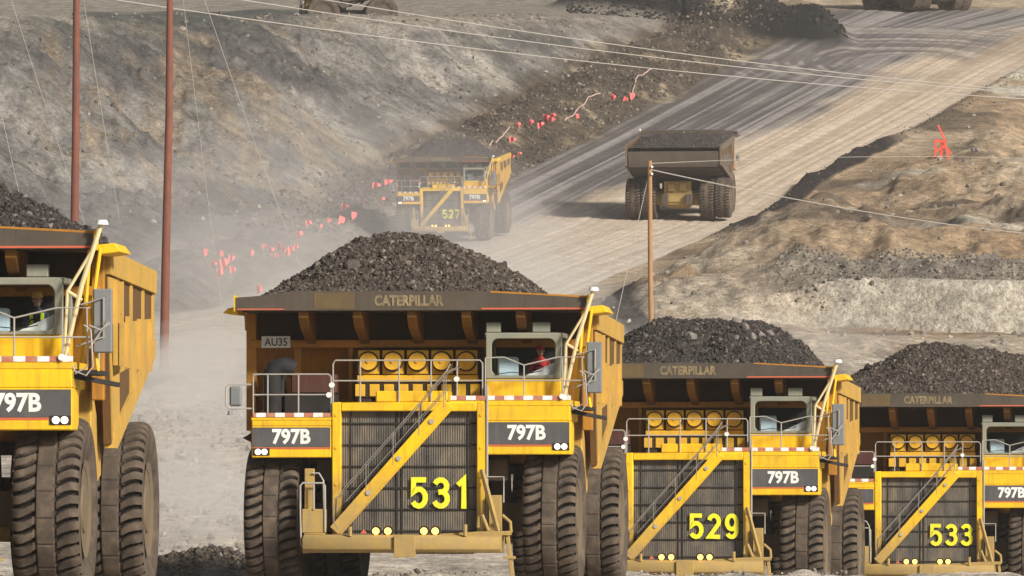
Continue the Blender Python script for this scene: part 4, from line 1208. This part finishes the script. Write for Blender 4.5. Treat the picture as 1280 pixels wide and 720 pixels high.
def driver(key, cloth, label, helmet):
    tr = trucks[key]
    Mt = Matrix.LocRotScale(tr.location, tr.rotation_euler, None)
    base = Mt @ Vector((3.47, 1.80, 5.78))
    rot = tr.rotation_euler
    J = [((0, 0, 0.10), .17, .14), ((0, 0, 0.30), .17, .12), ((0, -.02, 0.50), .19, .12), ((0, -.03, 0.62), .07), ((0, -.05, 0.70), .055),
         ((0.21, -.02, 0.50), .06), ((0.28, -.14, 0.27), .05), ((0.20, -.34, 0.20), .04), ((0.15, -.40, 0.21), .035),
         ((-0.21, -.02, 0.50), .06), ((-0.28, -.14, 0.27), .05), ((-0.20, -.34, 0.20), .04), ((-0.15, -.40, 0.21), .035),
         ((0.12, -.22, 0.06), .10), ((0.14, -.45, 0.04), .08), ((-0.12, -.22, 0.06), .10), ((-0.14, -.45, 0.04), .08)]
    E = [(0, 1), (1, 2), (2, 3), (3, 4), (2, 5), (5, 6), (6, 7), (7, 8), (2, 9), (9, 10), (10, 11), (11, 12), (0, 13), (13, 14), (0, 15), (15, 16)]
    p = skin_body('person', J, E, cloth, base, rot)
    h = skin_body('head', [((0, -.06, 0.66), .07), ((0, -.07, 0.74), .085, .095), ((0, -.06, 0.84), .09, .105), ((0, -.055, 0.91), .06)], [(0, 1), (1, 2), (2, 3)], M['skin'], (0, 0, 0), (0, 0, 0))
    # a nose, brow and ears on the head mesh
    mb = MB(); mb.prism([(-0.16, 0.77), (-0.19, 0.78), (-0.155, 0.83)], 'x', -0.018, 0.018)
    for s in (-1, 1): mb.disc((s * 0.10, -.05, 0.80), (1, 0, 0), 0.03, 0.02, 8)
    f = mb.build('face', M['skin'], p)
    mb = MB()
    for s in (-1, 1): mb.disc((s * 0.035, -.163, 0.825), (0, 1, 0), 0.015, 0.012, 8)
    mb.box(-.03, .03, -.166, -.15, 0.745, 0.753)
    mb.build('eyes_and_mouth', M['blackletter'], p)
    h.parent = p
    if helmet:
        mb = MB()
        n = 14
        prof = [(0.135, 0.86), (0.125, 0.87), (0.118, 0.93), (0.085, 0.985), (0.0, 1.0)]
        rings = [[(r * math.cos(2 * math.pi * i / n), -.06 + 1.12 * r * math.sin(2 * math.pi * i / n), z) for i in range(n)] for r, z in prof]
        for a, b in zip(rings, rings[1:]): mb.add(a + b, [(i, (i + 1) % n, n + (i + 1) % n, n + i) for i in range(n)], 0, True)
        mb.box(-.08, .08, -.26, -.17, 0.855, 0.868)
        mb.build('helmet', M['helmet'], p)
        mb = MB()
        for s in (-1, 1): mb.bar((s * 0.13, -.165, 0.53), (s * 0.10, -.165, 0.22), 0.075, 0.02, up=(0, 1, 0))
        mb.box(-.17, .17, -.166, -.15, 0.22, 0.30)
        mb.build('vest', M['hivis'], p)
    else:
        mb = MB(); mb.disc((0, -.06, 0.90), (0, 0, 1), 0.115, 0.10, 14, r2=0.09); mb.box(-.08, .08, -.25, -.15, 0.85, 0.865); mb.build('cap', M['redcloth'], p)
    tag(p, label, 'person')
    return p

driver('L', M['navy'], 'driver in helmet and yellow hi-vis vest in the cab at the left edge', True)
driver('531', M['redcloth'], 'driver in dark red clothes sitting in the cab of truck 531', False)

# ------------------------------------------------------------------ poles, wires
M['rustpole'] = worn('rust_red_pole', (0.21, 0.062, 0.035), (0.10, 0.045, 0.035), 0.8, 0.8, 0.8)
M['wood'] = worn('weathered_wood', (0.36, 0.20, 0.095), (0.20, 0.12, 0.07), 0.6, 0.85, 2.0)
M['cable'] = worn('pale_cable', (0.40, 0.37, 0.33), (0.4, 0.36, 0.3), 0.3, 0.6, 3.0, streak=False)
M['flag'] = worn('pink_flagging', (1.0, 0.16, 0.17), (0.95, 0.40, 0.38), 0.3, 0.7, 2.0, streak=False)
M['pinktape'] = worn('pale_pink_tape', (0.52, 0.36, 0.32), (0.4, 0.3, 0.26), 0.3, 0.7, 2.0, streak=False)
M['redframe'] = worn('red_orange_frame', (0.85, 0.07, 0.035), (0.6, 0.1, 0.06), 0.25, 0.6, 2.0, streak=False)

poles = {}
for nm, px, lean, lab in (('a', 93, 0.5, 'tall thin rust-red mast rising behind the truck at the left edge'), ('b', 208, 0.9, 'tall rust-red mast standing alone on the dusty floor between the two nearest trucks')):
    D = 640.0; X = wx(px, D); z = ground_z(X, D) - 0.3
    m = MB(); top = wz(-45, D)
    m.tube([(0, 0, 0), (lean * 0.15, 0, 8), (lean * 0.4, 0, 18), (lean * 0.5, 0, top - z)], [0.34, 0.31, 0.27, 0.22], 10)
    o = m.build('steel_mast', M['rustpole'], None, loc=(X - lean * 0.2, D, z))
    c = MB(); c.box(lean * 0.5 - 1.3, lean * 0.5 + 1.3, -0.1, 0.1, top - z - 0.8, top - z - 0.6); c.build('crossarm', M['rustpole'], o)
    tag(o, lab, 'mast', 'rust-red masts')
    poles[nm] = Vector((X + lean * 0.3, D, top - 0.6))
D = 520.0; X = wx(814, D); z = ground_z(X, D) - 0.3; top = wz(201, D)
m = MB(); m.tube([(0.1, 0, 0), (0.03, 0, 4), (-0.05, 0, 9), (-0.08, 0, top - z)], [0.17, 0.16, 0.145, 0.13], 10)
o = m.build('utility_pole', M['wood'], None, loc=(X, D, z))
c = MB()
for h in (0.35, 0.75): c.disc((0.05, -0.16, top - z - h), (0, 1, 0), 0.07, 0.18, 8)
c.build('insulator', M['white'], o)
tag(o, 'weathered wooden pole with short wires standing behind truck 529', 'pole')
ptop = Vector((X - 0.05, D, top))


def wire(name, a, b, sag, r, label, group=None, mat='cable', cat='cable', n=28):
    a = Vector(a); b = Vector(b)
    pts = []
    for i in range(n + 1):
        t = i / n
        p = a.lerp(b, t); p.z -= 4 * sag * t * (1 - t); pts.append(p - a)
    m = MB(); m.tube(pts, r, 5)
    o = m.build(name, M[mat], None, loc=a)
    tag(o, label, cat, group)
    return o

G = 'power lines strung over the road'
wire('power_cable', poles['a'], (wx(1700, 900), 900, wz(134, 900)), 2.1, 0.036, 'pale overhead cable crossing the whole view, one of three running together over the road', G)
wire('power_cable', poles['b'], (wx(1700, 900), 900, wz(135.5, 900)), 2.0, 0.036, 'pale overhead cable crossing the whole view, one of three running together over the road', G)
wire('power_cable', (wx(-120, 640), 640, wz(-42, 640)), (wx(1700, 900), 900, wz(137, 900)), 2.4, 0.036, 'pale overhead cable crossing the whole view, one of three running together over the road', G)
wire('pole_wire', ptop - Vector((0, 0, 0.5)), (wx(1330, 760), 760, wz(296, 760)), 0.5, 0.032, 'lower thin wire running right from the wooden pole past the climbing truck', 'wires on the wooden pole')
wire('pole_wire', ptop - Vector((0, 0, 0.15)), (wx(1400, 900), 900, wz(205, 900)), -0.55, 0.018, 'upper fine wire running right from the wooden pole over the road', 'wires on the wooden pole')
wire('guy_wire', ptop - Vector((0, 0, 0.4)), (wx(742, 520), 520, ground_z(wx(742, 520), 520)), 0, 0.018, 'short guy wire slanting down left from the wooden pole', 'wires on the wooden pole')
for (xa, xb, lab) in ((-42, 70, 'faint guy wire at the far left, slanting down behind the heaped ore'), (-5, 165, 'faint guy wire crossing the left rust-red mast'), (95, 178, 'faint guy wire between the two rust-red masts'),
                      (222, 284, 'faint guy wire just right of the second rust-red mast'), (235, 420, 'long slanting guy wire reaching furthest right over the pit slope')):
    D0 = 640.0
    wire('guy_wire', (wx(xa, D0), D0, wz(-60, D0)), (wx(xb, D0), D0 + 5, ground_z(wx(xb, D0), D0 + 5)), 0.4, 0.017, lab, 'faint guy wires near the masts')

# ------------------------------------------------------------------ pink flags on the rubble bank
def ray_ground(px, py, d0=700, d1=1240):
    Ds = np.arange(d0, d1, 0.8)
    X = (px - 640) * Ds / F
    z, _ = terrain(X, Ds)
    p = HOR - (z - CAMZ) * F / Ds
    i = np.argmax(p <= py)
    if p[i] > py: i = len(Ds) - 1
    return Vector((X[i], Ds[i], z[i]))


def flag(px, py, w, h, label, rags=1):
    w *= 1.45; h *= 1.4
    dr = random.random()
    b = ray_ground(px, py)
    root = MB(); root.tube([(0, 0, -0.2), (0.02, 0, 0.35 + h * 0.9)], 0.03, 6)
    o = root.build('marker_flag', M['wood'], None, loc=b)
    o.rotation_euler = (R(random.uniform(-12, 12)), R(random.uniform(-14, 14)), R(random.uniform(-60, 60)))
    m = MB()
    for k in range(rags):
        ox = (k - (rags - 1) / 2) * w * 0.9; nx = 6
        vs = []; fs = []
        zt = 0.35 + h * (0.9 - 0.25 * (k % 2)); hh = h * (1 - 0.2 * (k % 3))
        for i in range(nx + 1):
            t = i / nx
            yy = 0.12 * math.sin(t * 7 + k) ; x = ox + 0.02 + t * w
            zu = zt - (0.10 + 0.35 * dr) * h * t * t; zl = zt - hh * (1 - 0.55 * t) - 0.30 * dr * h * t + 0.09 * h * math.sin(9 * t + 5 * dr)
            vs += [(x, yy, zu), (x, yy + 0.05, zl), (x, yy + 0.03, zu), (x, yy + 0.08, zl)]
        for i in range(nx):
            a = 4 * i; c = 4 * (i + 1)
            fs += [(a, c, c + 1, a + 1), (a + 2, a + 3, c + 3, c + 2), (a, a + 2, c + 2, c), (a + 1, c + 1, c + 3, a + 3)]
        fs += [(0, 1, 3, 2), (4 * nx, 4 * nx + 2, 4 * nx + 3, 4 * nx + 1)]
        m.add(vs, fs)
    m.build('cloth', M['flag'], o)
    tag(o, label, 'flag', 'pink marker flags along the rubble bank')

FL = [(278, 344, 0.5, 0.9, 1), (256, 326, .35, .6, 1), (314, 326, .35, .45, 1), (348, 318, .6, .55, 2), (337, 322, .4, .5, 1), (361, 322, .45, .5, 1), (321, 371, .45, .6, 1), (284, 334, .4, .6, 1), (271, 352, .4, .6, 1), (288, 348, .4, .5, 1),
      (264, 338, .35, .4, 1), (276, 326, .3, .5, 1), (329, 319, .3, .4, 1), (354, 324, .4, .4, 1), (367, 316, .3, .4, 1), (343, 328, .3, .4, 1), (399, 291, .3, .35, 1), (410, 283, .3, .35, 1), (451, 262, .3, .3, 1), (372, 306, .5, .6, 1), (384, 288, .4, .5, 1), (421, 286, .6, .7, 1),
      (440, 279, .6, .6, 1), (427, 267, .6, .5, 1), (465, 241, .6, .5, 1), (481, 237, .6, .4, 1), (495, 239, .5, .5, 1), (477, 255, .3, .3, 1), (637, 182, .5, .4, 1), (647, 165, .4, .5, 1), (661, 162, .4, .5, 1), (673, 165, .5, .5, 1),
      (683, 157, .6, .7, 2), (689, 152, .4, .4, 1), (638, 202, .3, .3, 1), (647, 199, .3, .3, 1), (722, 153, .4, .5, 1), (763, 128, .5, .5, 1), (778, 130, .4, .4, 1), (789, 129, .5, .6, 1)]
def flag_label(i, px):
    if i == 0: return 'largest pink flag low on the hazy slope, between the rust-red mast and truck 531'
    if i == 3: return 'double pink flag above the left end of truck 531'
    if px < 400: return 'small pink flag low on the hazy slope left of the ore on truck 531'
    if px < 500: return 'small pink flag on the bank just left of the hazy truck 527'
    if px < 700: return 'small bright pink flag on the rubble bank above and right of truck 527'
    return 'small pink flag high on the dark rubble bank beside the upper haul road'
for i, (px, py, w, h, k) in enumerate(FL): flag(px, py, w, h, flag_label(i, px), k)

for pts, lab in (([(612, 184), (622, 178), (632, 168), (637, 160)], 'pale pink tape trailing down the bank above truck 527'),
                 ([(706, 153), (718, 146), (728, 134), (737, 123), (750, 119)], 'longest pale pink tape lying along the middle of the rubble bank'),
                 ([(789, 127), (791, 116), (795, 101), (806, 94), (815, 88)], 'pale pink tape lying on the rubble bank close to the upper road')):
    P = [ray_ground(*p) + Vector((0, 0, 0.12)) for p in pts]
    fine = []
    for a, b in zip(P, P[1:]):
        for k in range(5):
            q = a.lerp(b, k / 5); q.z = ground_z(q.x, q.y) + 0.15; fine.append(q)
    fine.append(P[-1])
    m = MB(); m.tube([p - P[0] for p in fine], 0.075, 5)
    o = m.build('marking_tape', M['pinktape'], None, loc=P[0]); tag(o, lab, 'tape', 'marking tapes on the rubble bank')

# red warning frame right of the road
b = ray_ground(1177, 199, 760)
m = MB()
m.bar((-0.7, 0, -0.1), (-0.62, 0, 2.0), 0.28, 0.18); m.bar((0.75, 0, -0.1), (0.3, 0, 1.9), 0.26, 0.18); m.bar((-0.05, 0.4, -0.1), (0.05, 0.1, 1.9), 0.26, 0.18)
m.bar((-0.75, -0.02, 1.9), (0.4, 0.02, 1.75), 0.2, 0.25); m.bar((-0.7, -0.06, 0.7), (0.5, -0.02, 1.4), 0.2, 0.2); m.bar((0.4, 0, 1.8), (-0.35, 0, 3.5), 0.18, 0.16)
m.bar((0.3, 0.0, 1.5), (1.0, -0.05, 0.5), 0.16, 0.16)
o = m.build('warning_trestle', M['redframe'], None, loc=b)
tag(o, 'bright red-orange warning trestle standing on the brown ground right of the haul road', 'trestle')
# white stake on the pale mound
bx, by = 27.3, 1152.0
m = MB(); m.tube([(0, 0, -0.3), (0, 0, 2.6)], 0.12, 6)
o = m.build('survey_stake', M['white'], None, loc=(bx, by, ground_z(bx, by))); tag(o, 'white stake on a small pale mound at the top of the dark ridge', 'stake')

# ------------------------------------------------------------------ rubble
def scatter(name, n, dmin, dmax, xfun, size, mat, seed, sub=1, emb=0.1):
    g = np.random.default_rng(seed)
    D = g.uniform(dmin, dmax, n); X = xfun(D, g)
    z, k = terrain(X, D)
    sz = size[0] + (size[1] - size[0]) * g.power(0.3, n)
    o = arrays_object(name, [rock_arrays(np.stack([X, D, z + sz * emb], -1), sz, sub, seed)], M[mat])
    tag(o, kind='stuff')
    return o

o = scatter('rubble', 6000, 266, 280, lambda D, g: -9.2 + g.normal(0, 2.0, D.size), (0.03, 0.16), 'rubble', 201)
tag(o, 'dark crushed rubble on the low windrow between the two nearest trucks', 'rubble')
o = scatter('rubble', 2500, 262, 284, lambda D, g: g.uniform(-6, 10, D.size), (0.02, 0.10), 'paler', 202)
tag(o, 'pale gravel on the windrow behind truck 531', 'gravel')
o = scatter('rubble', 11000, 870, 1165, lambda D, g: tab(D, XLT) - 13 * g.beta(1.1, 1.2, D.size) , (0.05, 0.34), 'rubble', 203)
tag(o, 'dark boulders strewn along the bank between haul road and pit slope', 'rubble')
o = scatter('rubble', 4200, 757, 786, lambda D, g: g.uniform(22, 52, D.size), (0.05, 0.30), 'rubble2', 204)
tag(o, 'grey broken rock piled along the top of the bench on the right', 'rubble')
o = scatter('rubble', 700, 885, 1090, lambda D, g: tab(D, XRT) + 1.0 + g.normal(0, 0.9, D.size), (0.05, 0.2), 'rubble', 205)
tag(o, 'dark stones of the berm along the right side of the haul road', 'rubble')
o = scatter('rubble', 4500, 1140, 1190, lambda D, g: g.uniform(7, 42, D.size), (0.07, 0.42), 'coal', 206)
tag(o, 'black rubble ridge at the top of the haul road', 'rubble')
o = scatter('rubble', 1800, 700, 1150, lambda D, g: tab(D, XRT) + 4 + 50 * g.random(D.size), (0.05, 0.45), 'paler', 207)
tag(o, 'loose stones scattered over the brown ground right of the haul road', 'rubble')

o = scatter('rubble', 2600, 850, 1120, lambda D, g: tab(D, XLT) - 12 - 34 * g.beta(1.0, 1.8, D.size), (0.04, 0.40), 'rubble2', 208)
tag(o, 'loose stones and clods lying on the grey pit slope', 'rubble')
o = scatter('rubble', 4000, 288, 560, lambda D, g: g.uniform(-0.043, -0.024, D.size) * D, (0.03, 0.30), 'paler', 209)
tag(o, 'stones scattered over the dusty floor between the two nearest trucks', 'rubble')
# ------------------------------------------------------------------ air
def volume_mat(name, density, col, aniso=0.15):
    m = bpy.data.materials.new(name); m.use_nodes = True; nt = m.node_tree
    nt.nodes.remove(nt.nodes['Principled BSDF'])
    v = N(nt, 'ShaderNodeVolumePrincipled')
    v.inputs['Color'].default_value = (*col, 1); v.inputs['Density'].default_value = density; v.inputs['Anisotropy'].default_value = aniso
    nt.links.new(v.outputs[0], nt.nodes['Material Output'].inputs['Volume'])
    return m

HAZE = 0.00008
m = MB(); m.box(-900, 900, -60, 6200, -8, 125)
hz = m.build('haze', volume_mat('haze_air', HAZE, (0.90, 0.875, 0.85)))
tag(hz, kind='stuff')
EL, AZ = 28.5, 43.0       # sun behind the camera, to the right

dm = volume_mat('dust', 0.005, (0.92, 0.89, 0.86))
dmp = volume_mat('billow', 0.045, (0.93, 0.90, 0.87))
dm2 = volume_mat('thin_dust', 0.008, (0.91, 0.89, 0.88))
def dust(px, py, D, rx, ry, rz, mat, lab):
    bm = bmesh.new(); bmesh.ops.create_icosphere(bm, subdivisions=4, radius=1.0)
    for v in bm.verts:
        n = float(fbm(np.array([v.co.x * 1.6 + v.co.z * 2.1 + px * 0.1]), np.array([v.co.y * 1.6 + v.co.z * 1.3]), 3, int(px))[0])
        v.co *= 1 + 0.35 * n
        v.co.x *= rx; v.co.y *= ry; v.co.z *= rz
    me = bpy.data.meshes.new('dust_cloud'); bm.to_mesh(me); bm.free()
    for p in me.polygons: p.use_smooth = True
    me.materials.append(mat)
    o = bpy.data.objects.new('dust_cloud', me); COL.objects.link(o)
    o.location = (wx(px, D), D, wz(py, D))
    tag(o, lab, 'dust', kind='stuff')
dm3 = volume_mat('far_dust', 0.0023, (0.89, 0.88, 0.885))
dust(235, 555, 420, 6.0, 36, 4.8, dm, 'pale dust hanging low between the two nearest trucks')
PUFF = 'billows of pale dust between the two nearest trucks'
for px, py, D, r in ((215, 640, 380, 2.6), (268, 600, 400, 2.2), (240, 520, 430, 2.4), (290, 500, 450, 2.0), (205, 470, 470, 2.6), (262, 458, 500, 2.6), (225, 590, 350, 1.6), (300, 640, 360, 1.8)):
    dust(px, py, D, r * 1.5, r * 3, r * 0.75, dmp, PUFF)
dust(235, 470, 600, 9.0, 24, 4.0, dm, 'pale dust around the foot of the second rust-red mast')
dust(330, 345, 800, 14, 34, 6.0, dm2, 'thin dust drifting over the flagged slope')
dust(590, 305, 835, 9, 26, 5.0, dm2, 'dust trailing under truck 527')
dust(680, 370, 690, 6, 22, 2.8, dm2, 'pale dust rolling off the road behind truck 531')
dust(930, 430, 650, 12, 22, 2.2, dm2, 'pale dust over the ground behind truck 529')
dust(390, 335, 790, 24, 100, 13.5, dm3, 'faint dust haze filling the pit behind the convoy')

# ------------------------------------------------------------------ light
w = bpy.data.worlds.new('World'); scene.world = w; w.use_nodes = True
nt = w.node_tree
sky = nt.nodes.new('ShaderNodeTexSky'); sky.sky_type = 'NISHITA'; sky.sun_disc = False
sky.sun_elevation = R(EL); sky.air_density = 1.0; sky.dust_density = 4.0; sky.ozone_density = 1.0
to_sun = Vector((math.sin(R(AZ)) * math.cos(R(EL)), -math.cos(R(AZ)) * math.cos(R(EL)), math.sin(R(EL))))
sky.sun_rotation = math.atan2(to_sun.x, to_sun.y)
hs = nt.nodes.new('ShaderNodeHueSaturation'); hs.inputs['Saturation'].default_value = 0.5
nt.links.new(sky.outputs[0], hs.inputs['Color'])
nt.links.new(hs.outputs[0], nt.nodes['Background'].inputs['Color'])
nt.nodes['Background'].inputs['Strength'].default_value = 0.048
sl = bpy.data.lights.new('sun', 'SUN'); sl.energy = 4.4; sl.angle = R(8.0); sl.color = (1.0, 0.945, 0.86)
so = bpy.data.objects.new('sun', sl); COL.objects.link(so)
so.rotation_euler = to_sun.to_track_quat('Z', 'Y').to_euler()
so.location = (100, -100, 120)

vs = scene.view_settings
scene.display_settings.display_device = 'sRGB'
vs.view_transform = 'Standard'; vs.look = 'None'; vs.exposure = 0.45; vs.gamma = 1.0; vs.use_curve_mapping = False
cy = scene.cycles
cy.use_denoising = True
cy.max_bounces = 6; cy.diffuse_bounces = 3; cy.glossy_bounces = 2; cy.transmission_bounces = 4; cy.transparent_max_bounces = 12; cy.volume_bounces = 1
cy.sample_clamp_indirect = 6.0
cy.use_adaptive_sampling = True; cy.adaptive_threshold = 0.015
